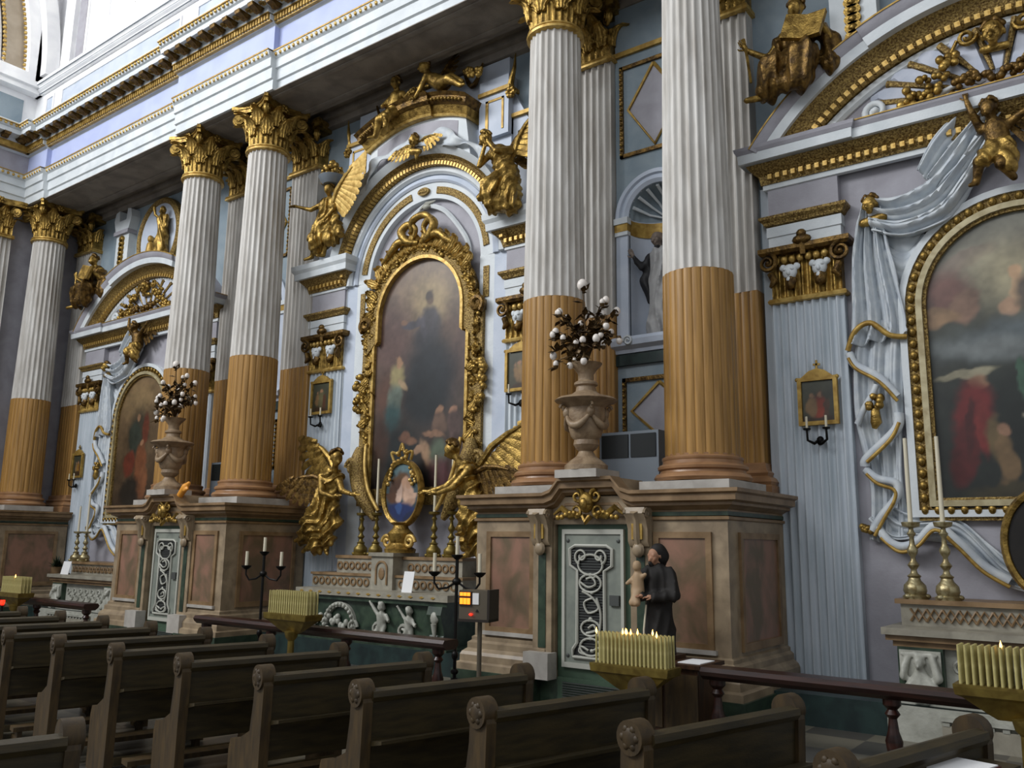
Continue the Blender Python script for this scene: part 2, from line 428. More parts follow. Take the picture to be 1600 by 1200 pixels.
fr.build('frieze', 'frieze_blue', ent)
gb = MB()
for a, b, y in edges:
    gb.box(a, b, y-.168, y-.05, 10.985, 11.015); gb.box(a, b, y-.608, y-.5, 12.10, 12.125); gb.box(a, b, y-.165, y-.1, 11.60, 11.625); gb.box(a, b, y-.226, y-.1, 11.745, 11.765)
gb.build('gilt_fillet', 'gold_paint', ent)
bd = MB()
for a, b, y in edges:
    n = int((b-a)/.13)
    for k in range(n):
        x = a+(k+.5)*(b-a)/n
        if x < -8:
            bd.ball((x, y-.135, 10.935), (.042, .03, .045), 6, 4); bd.ball((x, y-.575, 12.07), (.045, .025, .04), 6, 4)
tag(bd.build('gilt_bead_moulding', 'gold_bright', ent, smooth=60), kind='stuff')
dn = MB()
for a, b, y in edges:
    n = int((b-a)/.085)
    for k in range(n):
        x = a+(k+.5)*(b-a)/n
        if x < -8: dn.box(x-.026, x+.026, y-.205, y-.15, 11.635, 11.735)
tag(dn.build('gilt_dentil_band', 'gold_paint', ent), kind='stuff')
# modillions: scrolled brackets, one object each, with a coffer rosette between
mod = MB(); mod.prism([(0,0), (-.05,-.11), (-.12,-.12), (-.18,-.07), (-.27,-.06), (-.29,0)], 'x', -.075, .075)
mod.tube([(-.085, -.10, -.055), (.085, -.10, -.055)], .045, 8); mod.box(-.09, .09, -.28, 0, -.012, .02)
m0 = mod.build('modillion', 'gold_dark', ent, smooth=40)
m0.location = (0,0,0)
ros = MB(); 
for k in range(6): ros.ball((.05*math.cos(k*PI/3), .05*math.sin(k*PI/3), -.02), (.032,.032,.02), 6, 4)
ros.ball((0,0,-.03), .025, 6, 4)
r0o = ros.build('rosette', 'gold', ent, smooth=50)
ew = Vector(WL[ent.name]); first = True
m0.data.transform(Matrix.Translation(ew)); r0o.data.transform(Matrix.Translation(ew))
for a, b, y in edges:
    n = max(1, int(round((b-a)/.40)))
    for k in range(n):
        x = a+(k+.5)*(b-a)/n
        if x > -7.5: continue
        if first: q, w = m0, r0o; first = False
        else:
            q = m0.copy(); COL.objects.link(q); q.parent = ent; w = r0o.copy(); COL.objects.link(w); w.parent = ent
        q.location = Vector((x, y-.22, 11.882))-ew; w.location = Vector((x+.2, y-.36, 11.882))-ew
# soffit of the entablature and the ceiling behind it, both with shade in their colour
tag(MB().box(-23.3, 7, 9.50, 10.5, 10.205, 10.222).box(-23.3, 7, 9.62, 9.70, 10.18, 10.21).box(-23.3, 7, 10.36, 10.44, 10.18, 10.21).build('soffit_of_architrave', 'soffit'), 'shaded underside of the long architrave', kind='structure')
tag(MB().box(-24, 7, 10.5, 11.75, 10.42, 10.6).box(-24, 7, 10.45, 10.6, 10.22, 10.5).box(-24, 7, 10.95, 11.2, 10.28, 10.42).box(-24, 7, 11.05, 11.2, 10.14, 10.28).build('ceiling', 'soffit'), 'ceiling strip coloured as in shade between architrave and wall', kind='structure')
# entablature on the end wall
e2 = thing('trim_2', 'entablature turning the corner on the end wall', None, (-23.3, 8, 10.22), kind='structure')
def flip(prof): return [(-23.3-9.57-y+2*9.57 if False else -23.3+(9.57-y), z) for y, z in prof]
mb = MB(); mb.prism(flip(ent_profile(9.57)), 'y', -2, 9.6); mb.build('cornice_and_architrave', 'white', e2)
mb = MB(); mb.box(-23.4, -23.262, -2, 9.42, 11.06, 11.55); mb.build('frieze', 'lilac', e2)
mb = MB(); mb.box(-23.2, -23.13, -2, 9.40, 10.985, 11.015).box(-22.8, -22.69, -2, 8.95, 12.10, 12.125).box(-23.2, -23.07, -2, 9.35, 11.60, 11.77); mb.build('gilt_fillet', 'gold_paint', e2)
bd = MB()
for k in range(60):
    y = 9.3-k*.13; bd.ball((-23.165, y, 10.935), (.03, .042, .045), 6, 4); bd.ball((-22.725, y-.5, 12.07), (.025, .045, .04), 6, 4)
tag(bd.build('gilt_bead_moulding', 'gold_bright', e2, smooth=60), kind='stuff')
for k in range(8):
    q = m0.copy(); COL.objects.link(q); q.parent = e2; q.rotation_euler = (0, 0, PI/2); q.location = Vector((-23.08, 9.05-k*.4, 11.882))-Vector(WL[e2.name])

# ---- attic storey above the cornice
at = thing('wall_attic', 'white panelled attic above the cornice lit from the clerestory', None, (-9, 9.8, 12.2), kind='structure')
mb = MB(); mb.box(-23.6, 7, 9.55, 10.0, 12.1, 13.4); mb.build('plinth_course', 'attic_lit_white', at)
mb = MB(); mb.prism([(9.6,13.4),(9.48,13.4),(9.46,13.46),(9.40,13.50),(9.40,13.56),(9.34,13.62),(9.34,13.70),(9.6,13.72)], 'x', -23.6, 7)
mb.build('moulding', 'attic_lit_white', at)
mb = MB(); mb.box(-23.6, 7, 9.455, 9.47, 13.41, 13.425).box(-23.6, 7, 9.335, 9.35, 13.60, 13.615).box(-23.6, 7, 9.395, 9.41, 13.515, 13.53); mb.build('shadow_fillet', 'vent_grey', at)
for a, b in ((-22.95, -22.5), (-22.1, -16.6), (-16.0, -13.3), (-12.7, -7.4)):
    mb = MB()
    for q in ((a, b, 12.30, 12.36), (a, b, 13.19, 13.25), (a, a+.06, 12.36, 13.19), (b-.06, b, 12.36, 13.19)): mb.box(q[0], q[1], 9.52, 9.56, q[2], q[3])
    mb.build('panel_frame', 'attic_lit_white', at)
    mb = MB(); mb.box(a+.06, b-.06, 9.545, 9.556, 12.36, 13.19); mb.build('panel_field', 'white_blue', at)
# clerestory wall with the arched window
cl = thing('wall_clerestory', 'bright white clerestory wall around the lunette window', None, (-9, 10, 13.7), kind='structure')
xc, wr = -17.6, 2.7
poly = [(-23.6,13.7),(xc-wr,13.7),(xc-wr,15.6)]+[(xc-wr*math.cos(a), 15.6+wr*math.sin(a)) for a in np.linspace(.1, PI-.1, 16)]+[(xc+wr,15.6),(xc+wr,13.7),(7,13.7),(7,20),(-23.6,20)]
mb = MB(); mb.prism(poly, 'y', 9.75, 10.3); mb.build('masonry', 'attic_lit_white', cl)
mb = MB(); mb.prism([(xc-wr-.5,13.72),(xc-wr-.12,13.72),(xc-wr-.12,15.6)]+[(xc-(wr+.12)*math.cos(a), 15.6+(wr+.12)*math.sin(a)) for a in np.linspace(.1, PI-.1, 16)]+[(xc+wr+.12,15.6),(xc+wr+.12,13.72),(xc+wr+.5,13.72),(xc+wr+.5,15.6)]+[(xc+(wr+.5)*math.cos(a), 15.6+(wr+.5)*math.sin(a)) for a in np.linspace(.1, PI-.1, 16)]+[(xc-wr-.5,15.6)], 'y', 9.70, 9.76)
mb.build('window_surround', 'attic_lit_white', cl)
mb = MB(); mb.box(-23.6, -23.2, 9.3, 9.8, 13.7, 20).box(-22.6, -22.1, 9.62, 9.8, 13.7, 20).box(-21.6, -21.5, 9.72, 9.8, 13.7, 20); mb.build('pilaster_strip', 'attic_lit_white', cl)
mb = MB(); mb.box(-22.05, -21.65, 9.73, 9.76, 13.75, 20); mb.build('lilac_field', 'lilac', cl)
wn = thing('window_1', 'bright arched clerestory window at the top of the picture', None, (xc, 10.25, 13.7), kind='structure')
mb = MB(); mb.prism([(xc-wr,13.7),(xc+wr,13.7),(xc+wr,15.6)]+[(xc+wr*math.cos(a), 15.6+wr*math.sin(a)) for a in np.linspace(.1, PI-.1, 16)]+[(xc-wr,15.6)], 'y', 10.2, 10.24); mb.build('pane', 'window_sky', wn)
mb = MB()
for k in range(-3, 4): mb.box(xc+k*.8-.02, xc+k*.8+.02, 10.16, 10.2, 13.7, 17.6)
for z in (14.5, 15.3, 16.1, 16.9): mb.box(xc-wr, xc+wr, 10.16, 10.2, z-.02, z+.02)
mb.build('glazing_bar', 'attic_lit_white', wn)
# great arch over the end wall
ga = thing('wall_arch', 'great arch with gilded bead bands above the end wall', None, (-23.6, 0, 13.5), kind='structure')
def yarc(prof, a0=0, a1=1.2, n=28, cz=13.9):   # profile (radius, x) about the nave axis
    q = MB(); q.loops([[(x, r_*math.cos(a0+(a1-a0)*k/n), cz+r_*math.sin(a0+(a1-a0)*k/n)) for r_, x in prof] for k in range(n+1)]); return q
for r_a, r_b, x, mt, nm in ((8.0, 8.55, -23.62, 'attic_lit_white', 'archivolt'), (8.62, 9.1, -23.5, 'attic_beige', 'archivolt'), (9.1, 9.5, -23.2, 'attic_lit_white', 'archivolt'), (9.4, 9.75, -22.9, 'attic_lit_white', 'archivolt')):
    yarc([(r_a, x), (r_b, x), (r_b, x-.6), (r_a, x-.6)]).build(nm, mt, ga, smooth=30)
for r_, x in ((8.58, -23.5), (9.08, -23.42)):
    q = MB()
    for k in range(70):
        a = k*.0145; q.ball((x, r_*math.cos(a), 13.9+r_*math.sin(a)), (.05, .055, .05), 6, 4)
    tag(q.build('gilt_bead_band', 'gold_bright', ga, smooth=50), kind='stuff')
mb = MB(); mb.box(-24.2, -23.55, -2, 9.6, 12.1, 13.45); mb.build('plinth_course', 'attic_lit_white', ga)
mb = MB(); mb.box(-23.6, -23.25, -2, 9.6, 13.4, 13.55).box(-23.6, -23.15, -2, 9.6, 13.55, 13.7).box(-23.6, -23.2, -2, 9.6, 13.7, 13.9); mb.build('moulding', 'attic_lit_white', ga)
mb = MB(); mb.box(-23.6, -23.5, 8.2, 9.2, 12.35, 13.2); mb.build('panel_field', 'pale_blue', ga)
mb = MB(); mb.box(-24.5, -24.2, -2, 9.9, 12.1, 20); mb.build('backing', 'attic_beige', ga)
MB().box(-23.9, -23.55, 8.6, 10.3, 13.7, 20).build('corner_pier', 'attic_lit_white', ga)

# ================================================================ columns
def shaft(r0_, r1_, z0, z1, cable, n=24, sub=8, rings=9):
    out = []
    for k in range(rings):
        t = k/(rings-1); r_ = r0_+(r1_-r0_)*(t if not cable else t); ring = []
        for i in range(n*sub):
            u_ = (i % sub)/sub
            if cable: d = .035*(1-math.sin(PI*u_)**.5)
            else: d = 0 if u_ < .2 else .075*math.sin(PI*(u_-.2)/.8)**.7
            a = 2*PI*i/(n*sub); ring.append((r_*(1-d)*math.cos(a), r_*(1-d)*math.sin(a), z0+(z1-z0)*t))
        out.append(ring)
    return MB().loops(out)
def leaf_mesh(w, h, curl):
    # acanthus leaf: lobed outline, ribs, tip curling out and down
    A = []; B = []; nv, nu = 12, 13
    for k in range(nv):
        v = k/(nv-1); lob = 1+.20*math.sin(v*PI*7); ww = w*(.55+.5*math.sin(PI*min(1, v*1.1)))*lob*(1 if v < .8 else max(.25, 1-2.6*(v-.8)))
        if v < .72: yy = -(.015+curl*.45*v**2); zz = h*v/.78
        else:
            a = (v-.72)/.28*2.6; yy = -(.015+curl*.24+curl*.42*(1-math.cos(a))); zz = h*.92+h*.22*math.sin(a)
        row = []; rb_ = []
        for i in range(nu):
            q = i/(nu-1)-.5; rip = .020*(1-abs(math.sin(q*PI*4)))+.012*(1-2*abs(q)); edge = .05*abs(q)**1.5
            row.append((ww*q, yy-.012-rip+edge, zz-abs(q)*.05*h)); rb_.append((ww*q, yy+.018+edge, zz-abs(q)*.05*h))
        A.append(row); B.append(rb_)
    return MB().loops([a+b[::-1] for a, b in zip(A, B)])
def capital(parent, z, half=.50, rb=.385, square=False):
    # parts of a composite capital; z = 0 at the astragal
    if square:
        mb = MB(); n = 7; w = rb*2; poly = []
        for i in range(n*6+1):
            u_ = i/(n*6); poly.append((-rb+w*u_, -.06-.0+.03*abs(math.sin(PI*n*u_))))
        poly += [(rb, .2), (-rb, .2)]
        mb.prism(poly, 'z', .0, .52)
        bell = mb.build('capital', 'gold', parent)
        parent = bell; bell.location = (0, 0, z); WL[bell.name] = (0, 0, 0)
        MB().uwrap(-rb, rb, -.07, .2, [(0,-.05),(.05,-.045),(.05,-.01),(.03,.0),(.05,.02),(.04,.04),(0,.045)]).build('astragal', 'gold_bright', parent)
    else:
        bell = shaft(rb*.98, rb*1.10, .0, .62, False, 24, 6, 3).build('capital', 'gold', parent)
        parent = bell; bell.location = (0, 0, z); WL[bell.name] = (0, 0, 0)
        MB().lathe([(rb, -.07), (rb+.05, -.055), (rb+.055, -.02), (rb+.02, -.01), (rb+.045, .01), (rb+.04, .035), (rb, .045)], 40).build('astragal', 'gold_bright', parent, smooth=50)
    lm = leaf_mesh(.25, .29, .27).build('leaf', 'gold', parent, smooth=60)
    fst = True
    if square:
        spots = [(x, -.05, .24, 0) for x in (-.27, 0, .27)]+[(x, -.07, .42, 0) for x in (-.15, .15)]+[(rb-.02, .04, .24, PI/2), (-rb+.02, .04, .24, -PI/2)]
    else:
        spots = [(rb*1.03*math.sin(k*PI/4), -rb*1.03*math.cos(k*PI/4), .24, k*PI/4) for k in range(8)]+[(rb*1.1*math.sin((k+.5)*PI/4), -rb*1.1*math.cos((k+.5)*PI/4), .42, (k+.5)*PI/4) for k in range(8)]
    for x, y, z, a in spots:
        q = lm if fst else lm.copy()
        if not fst: COL.objects.link(q); q.parent = parent
        fst = False; q.location = (x, y, z); q.rotation_euler = (0, 0, a)
    # volutes
    vb = MB(); sp = spiral((0,0,0), .15, .02, 1.8, 30, (0,-1,0), (0,0,1), PI*.6)
    vb.tube(sp, [.035-.018*k/30 for k in range(31)], 6); vb.tube([(-.05,0,0),(.05,0,0)], .10, 12); vb.tube([(-.07,0,0),(.07,0,0)], .04, 8)
    v0 = vb.build('volute', 'gold', parent, smooth=60); fst = True
    if square: vs = [(-rb-.02, -.16, .66, -PI/4), (rb+.02, -.16, .66, PI/4)]
    else: vs = [((half-.06)*sx, (half-.06)*sy, .68, math.atan2(sx, -sy)) for sx in (-1, 1) for sy in (-1, 1)]
    for x, y, z, a in vs:
        q = v0 if fst else v0.copy()
        if not fst: COL.objects.link(q); q.parent = parent
        fst = False; q.location = (x, y, z); q.rotation_euler = (0, 0, a)
    # egg band and abacus
    eb = MB()
    if square:
        for k in range(7): eb.ball((-rb+.05+(2*rb-.1)*k/6, -.10, .62), (.05, .05, .05), 8, 5)
        poly = [(-rb-.17,-.26), (-rb-.06,-.27)]+[(x, -.16-.10*(x/rb)**2) for x in np.linspace(-rb, rb, 9)]+[(rb+.06,-.27), (rb+.17,-.26), (rb+.06,.2), (-rb-.06,.2)]
    else:
        for k in range(20): eb.ball((rb*1.12*math.cos(k*PI/10), rb*1.12*math.sin(k*PI/10), .62), (.055, .055, .05), 8, 5)
        h = half+.06; poly = []
        for k in range(4):
            ca, sa = math.cos(k*PI/2), math.sin(k*PI/2)
            for x in np.linspace(-h+.07, h-.07, 9):
                y = -h+.02+.15*(1-(x/(h-.07))**2); poly.append((x*ca-y*sa, x*sa+y*ca))
    eb.build('egg_band', 'gold_bright', parent, smooth=60)
    ab = MB(); ab.prism(poly, 'z', .80, .88); ab.prism([(x*1.06, y*1.06 if not square else (y*1.06 if y < 0 else y)) for x, y in poly], 'z', .88, .95)
    ab.build('abacus', 'gold', parent)
    fl = MB(); fy = -.30 if square else -half
    for sgn in ([1] if square else [1]):
        for k in range(6): fl.ball((.06*math.cos(k*PI/3), fy+.06, .86+.06*math.sin(k*PI/3)), (.04, .03, .04), 6, 4)
        fl.ball((0, fy+.03, .86), .035, 6, 4)
    f0 = fl.build('fleuron', 'gold', parent, smooth=60)
    if not square:
        for k in (1, 2, 3):
            q = f0.copy(); COL.objects.link(q); q.parent = parent; q.rotation_euler = (0, 0, k*PI/2)

def column():
    t = thing('column', 'giant fluted column', 'column', (0, 0, 0), 'giant composite columns along the wall')
    MB().box(-.58, .58, -.58, .58, 2.25, 2.38).build('plinth', 'slab', t)
    MB().lathe([(.50,2.38),(.575,2.39),(.60,2.43),(.575,2.475),(.53,2.49),(.52,2.52),(.55,2.535),(.555,2.565),(.53,2.59),(.495,2.60),(.49,2.64),(.50,2.65),(.50,2.68),(.46,2.70),(.46,2.72)], 48).build('base', 'ochre_base', t, smooth=45)
    shaft(.462, .452, 2.70, 5.04, True).build('lower_shaft', 'ochre', t)
    shaft(.448, .385, 5.04, 9.27, False).build('upper_shaft', 'flute', t)
    capital(t, 9.27, .50, .39)
    return t
c0 = column()
labs = {'a': 'column leftmost beside the corner of the end wall', 'b': 'column left of its twin on the far pedestal, behind the far urn', 'c': 'column right of its twin on the far pedestal, left of the tall central altar',
        'd': 'column just right of the central altarpiece, left one on the near pedestal', 'e': 'biggest nearest column, right one on the near pedestal beside the right altar'}
c0.location = (CX['e'], 10, 0)
for k, l in labs.items():
    l = 'fluted white and ochre ' + l
    if k == 'e': c0['label'] = l
    else: copy_tree(c0, (CX[k]-CX['e'], 0, 0), l)

def pil_poly(hw, y0, y1, n, cable=False, dep=.045):
    poly = []; sub = 8; w = 2*hw
    for i in range(n*sub+1):
        u_ = (i % sub)/sub
        if cable: d = .02*(1-math.sin(PI*u_)**.5)
        else: d = 0 if (u_ < .2) else dep*math.sin(PI*(u_-.2)/.8)**.7
        poly.append((-hw+w*i/(n*sub), y0+d))
    return poly+[(hw, y1), (-hw, y1)]
def pilaster():
    t = thing('pilaster', '', 'pilaster', (0, 0, 0), 'fluted pilasters behind the giant columns')
    MB().uwrap(-.43, .43, -.05, .2, [(0,2.25),(.14,2.25),(.14,2.38),(.12,2.40),(.14,2.44),(.11,2.49),(.06,2.52),(.08,2.56),(.04,2.60),(.03,2.68),(0,2.70)]).build('base', 'ochre_base', t)
    MB().prism(pil_poly(.43, -.05, .2, 7, True), 'z', 2.6, 5.04).build('lower_shaft', 'ochre', t)
    MB().prism(pil_poly(.42, -.05, .2, 7), 'z', 5.04, 9.27).build('upper_shaft', 'flute', t)
    capital(t, 9.27, .50, .42, square=True)
    return t
p0 = pilaster()
plab = {'a': 'behind the leftmost column', 'b': 'behind the left column of the far pair', 'c': 'behind the right column of the far pair', 'd': 'behind the left column of the near pair', 'e': 'behind the biggest nearest column'}
p0.location = (CX['e'], 11.0, 0)
for k, l in plab.items():
    l = 'flat fluted ochre and white pilaster ' + l
    if k == 'e': p0['label'] = l
    else: copy_tree(p0, (CX[k]-CX['e'], 0, 0), l)
pe = copy_tree(p0, (0, 0, 0), 'fluted white and ochre pilaster on the end wall at the left edge')
pe.location = (-23.3, 8.8, 0); pe.rotation_euler = (0, 0, PI/2)

# ================================================================ pedestals with their doors
CORN = [(0,1.90),(.03,1.91),(.03,1.94),(.0,1.95),(.0,2.02),(.05,2.05),(.10,2.07),(.10,2.10),(.17,2.12),(.17,2.19),(.21,2.21),(.21,2.25),(0,2.25)]
BASE = [(0,.42),(.03,.40),(.03,.36),(.07,.33),(.07,.26),(.12,.22),(.14,.18),(.14,.10),(.19,.08),(.19,0),(0,0)]
def pedestal(xl, xr, label, yf=9.2, door=True):
    xm = (xl+xr)/2; a, b = xl-.70, xr+.64; yb = 10.95
    t = thing('column_pedestal', label, 'pedestal', (xm, yf, FZ), 'marble pedestals under the column pairs')
    dw = .53
    body = MB()
    if door: body.box(a, xm-dw-.02, yf, yb, 0, 2.0).box(xm+dw+.02, b, yf, yb, 0, 2.0).box(xm-dw-.02, xm+dw+.02, yf+.12, yb, 0, 2.0).box(xm-dw-.02, xm+dw+.02, yf, yf+.12, 1.86, 2.0)
    else: body.box(a, b, yf, yb, 0, 2.0)
    body.build('body', 'marble_beige', t)
    bump = [(xm-.62, 0), (xm-.50, .04), (xm-.38, .18), (xm+.38, .18), (xm+.50, .04), (xm+.62, 0)] if door else None
    MB().uwrap(a, b, yf, yb, CORN, bump).build('cornice', 'marble_tan', t)
    if door: MB().box(xm-.62, xm+.62, yf-.02, yf+.4, 1.95, 2.25).prism([(xm-.5,2.2),(xm-.38,2.42),(xm+.38,2.42),(xm+.5,2.2)], 'y', yf-.02, yf+.6).build('cornice_raised_block', 'marble_beige', t)
    MB().uwrap(a, b, yf, yb, [(0,2.0),(.012,2.0),(.012,1.955),(0,1.955)]).build('green_frieze', 'marble_green', t)
    if door:
        MB().uwrap(a, xm-.72, yf, yb, BASE).build('base_moulding', 'marble_beige', t); bs = MB(); bs.uwrap(xm+.72, b, yf, yb, BASE)
    else: bs = MB(); bs.uwrap(a, b, yf, yb, BASE)
    bs.build('base_moulding', 'marble_beige', t)
    if door: MB().box(a-.22, xm-.76, yf-.22, 9.895, FZ, .0).build('plinth', 'marble_green', t); MB().box(xm+.76, b+.22, yf-.22, 9.895, FZ, .0).build('plinth', 'marble_green', t); MB().box(xm-.76, xm+.76, yf+.0, 9.895, FZ, -.002).build('plinth', 'marble_green', t)
    else: MB().box(a-.22, b+.22, yf-.22, 9.895, FZ, .0).build('plinth', 'marble_green', t)
    # framed pink panels, front and right side
    pans = [(a+.26, xm-.92), (xm+.92, b-.26)] if door else [(a+.26, b-.26)]
    for x0, x1 in pans:
        MB().box(x0, x1, yf-.012, yf+.02, .55, 1.70).build('panel', 'marble_pink', t)
        fr_ = MB()
        for q in ((x0-.07, x1+.07, 1.70, 1.77), (x0-.07, x1+.07, .46, .55), (x0-.07, x0, .55, 1.70), (x1, x1+.07, .55, 1.70)): fr_.box(q[0], q[1], yf-.035, yf+.02, q[2], q[3])
        fr_.build('panel_frame', 'marble_tan', t)
        MB().box(x0-.1, x1+.1, yf-.05, yf, .44, .49).build('panel_sill', 'slab', t)
    MB().box(b-.02, b+.012, yf+.35, yb-.3, .55, 1.70).build('panel', 'marble_pink', t)
    fr_ = MB()
    for q in ((yf+.28, yb-.23, 1.70, 1.77), (yf+.28, yb-.23, .46, .55), (yf+.28, yf+.35, .55, 1.70), (yb-.3, yb-.23, .55, 1.70)): fr_.box(b-.02, b+.035, q[0], q[1], q[2], q[3])
    fr_.build('panel_frame', 'marble_tan', t)
    if not door: return t
    # door jambs, consoles and cartouche
    for s in (-1, 1):
        x = xm+s*.70
        MB().box(x-.14, x+.14, yf-.06, yf+.02, .12, 1.95).build('jamb', 'marble_beige', t)
        MB().box(x-.055, x+.055, yf-.07, yf, .35, 1.50).build('jamb_inlay', 'marble_green', t)
        MB().box(x-.185, x+.185, yf-.205, yf-.005, -.012, .30).build('jamb_foot', 'slab', t)
        cs = MB(); cs.prism([(yf,2.05),(yf-.20,2.05),(yf-.22,1.98),(yf-.17,1.90),(yf-.13,1.80),(yf-.13,1.66),(yf-.09,1.60),(yf,1.58)], 'x', x-.13, x+.13)
        for q in (-.13, .13): cs.tube(spiral((x+q, yf-.16, 1.98), .06, .01, 1.4, 14, (0,-1,0), (0,0,1)), .02, 5)
        cs.tube([(x, yf-.22, 2.0), (x, yf-.16, 1.9), (x, yf-.15, 1.7), (x, yf-.10, 1.55)], [.05,.035,.045,.02], 6); cs.ball((x, yf-.12, 1.56), (.08,.05,.09), 8, 6)
        cs.build('console', 'marble_beige', t, smooth=40)
        gi = MB(); gi.box(x-.07, x+.07, yf-.155, yf-.1, 1.68, 1.92); gi.build('console_gilding', 'gold_paint', t)
    ca = MB()
    ca.ball((xm, yf-.14, 2.12), (.10,.08,.13), 12, 8); ca.ball((xm, yf-.20, 2.10), (.055,.05,.08), 10, 6)
    for s in (-1, 1):
        ca.tube(spiral((xm+s*.13, yf-.13, 2.20), .09, .02, 1.3, 16, (s,0,0), (0,0,1), PI*.5), [.03-.001*k for k in range(17)], 6)
        ca.tube(spiral((xm+s*.16, yf-.12, 2.02), .08, .02, 1.2, 16, (s,0,0), (0,0,-1), PI*.5), [.026-.001*k for k in range(17)], 6)
        ca.tube([(xm+s*.1, yf-.1, 1.98), (xm+s*.25, yf-.1, 1.96), (xm+s*.38, yf-.1, 2.06), (xm+s*.5, yf-.1, 1.98)], [.04,.05,.04,.015], 6)
        for k in range(6): ca.ball((xm+s*(.12+.06*k), yf-.13, 1.97+.03*math.sin(k)), .035, 6, 4)
    ca.tube([(xm-.05, yf-.12, 1.96), (xm, yf-.16, 1.88), (xm+.05, yf-.12, 1.96)], .035, 6)
    ca.build('cartouche', 'gold', t, smooth=60)
    return t
pedestal(CX['d'], CX['e'], 'big near marble pedestal under the two nearest columns, with a grey door')
pedestal(CX['b'], CX['c'], 'far marble pedestal under the second pair of columns, left of the central altar')
pedestal(-24.4, CX['a'], 'leftmost marble pedestal under the column at the end wall', door=False)

def door(xm, yf, name, label):
    t = thing(name, label, None, (xm, yf, 0), kind='structure'); y = yf+.04
    MB().box(xm-.53, xm+.53, y, y+.06, .02, 1.86).build('frame', 'door_green', t)
    MB().box(xm-.42, xm+.42, y-.03, y+.02, .16, 1.78).build('leaf', 'door_grey', t)
    fr_ = MB()
    for q in ((-.44,.44,1.74,1.80), (-.44,.44,.14,.20), (-.44,-.40,.2,1.74), (.40,.44,.2,1.74)): fr_.box(xm+q[0], xm+q[1], y-.05, y, q[2], q[3])
    fr_.build('leaf_frame', 'grille_white', t)
    op = [(-.17,.36),(-.17,.27),(.17,.27),(.17,.36),(.13,.44),(.13,1.30),(.20,1.36),(.20,1.56),(.15,1.60),(-.15,1.60),(-.20,1.56),(-.20,1.36),(-.13,1.30),(-.13,.44)]
    op = [(p_[0]*1.5-.02, p_[1]) for p_ in op]
    MB().prism([(xm+p_[0], p_[1]) for p_ in op], 'y', y-.036, y-.02).build('dark_opening', 'dark', t)
    sl = MB()
    for k in range(40):
        z = .30+k*.0325; w = .30 if z > 1.36 else .195
        sl.box(xm-.02-w*.97, xm-.02+w*.97, y-.042, y-.030, z, z+.011)
    tag(sl.build('louvre_slats', 'louvre', t), kind='stuff')
    bd_ = MB(); bd_.tube([(xm+p_[0], y-.045, p_[1]) for p_ in op+op[:1]], .022, 6); bd_.build('opening_border', 'grille_white', t, smooth=50)
    sc = MB(); yy = y-.055; cx = xm-.02
    def st(pts, r_=.015): sc.ctube([(cx+a*1.45, yy, b) for a, b in pts], r_, 6, 4)
    for s in (-1, 1):
        sc.tube(spiral((cx+s*.13, yy, 1.47), .10, .02, 1.3, 22, (s,0,0), (0,0,1), -PI*.4), .015, 6)
        st([(s*.02, .36), (s*.09, .40), (s*.11, .34), (s*.06, .31)])
    for zc, r_ in ((1.37, .12), (1.15, .105), (.62, .09), (.40, .10)):
        st([(r_*math.cos(a), zc+r_*math.sin(a)) for a in np.linspace(0, 2*PI, 22)])
    st([(-.10,1.16),(-.02,1.10),(.05,1.14),(.02,1.22),(-.04,1.2)]); st([(-.08,1.05),(.02,.98),(.08,.86),(-.02,.80),(-.06,.92),(.03,.98)])
    st([(.06,.98),(.10,.8),(.09,.6),(.06,.5)]); st([(-.02,.62),(.03,.66),(.05,.60),(-.04,.56)]); st([(.02,1.2),(.06,1.24)])
    for a, b in ((0,1.25),(.02,1.04),(0,.73),(0,.5),(.02,.36)): sc.ball((cx+a, yy, b), (.03,.015,.022), 8, 5)
    sc.build('scroll_grille', 'grille_white', t, smooth=60)
    MB().box(xm+.25, xm+.38, y-.065, y-.02, .90, 1.02).build('lock_plate', 'louvre', t)
    for a in (-.36, .36):
        for z in (.28, 1.66): MB().ball((xm+a*1.0, y-.035, z), (.025,.012,.025), 8, 5).build('bolt', 'louvre', t)
    MB().box(xm-.5, xm+.5, yf-.01, yf+.05, FZ, .02).build('sill', 'door_green', t)
    gr = MB()
    for k in range(9): gr.box(xm-.42, xm+.42, yf-.03, yf-.005, -.27+k*.028, -.258+k*.028)
    tag(gr.build('vent_slats', 'louvre', t), kind='stuff')
    return t
door((CX['d']+CX['e'])/2, 9.2, 'door_1', 'grey door with white scroll grille in the near pedestal')
door((CX['b']+CX['c'])/2, 9.2, 'door_2', 'grey door with white scroll grille in the far pedestal')

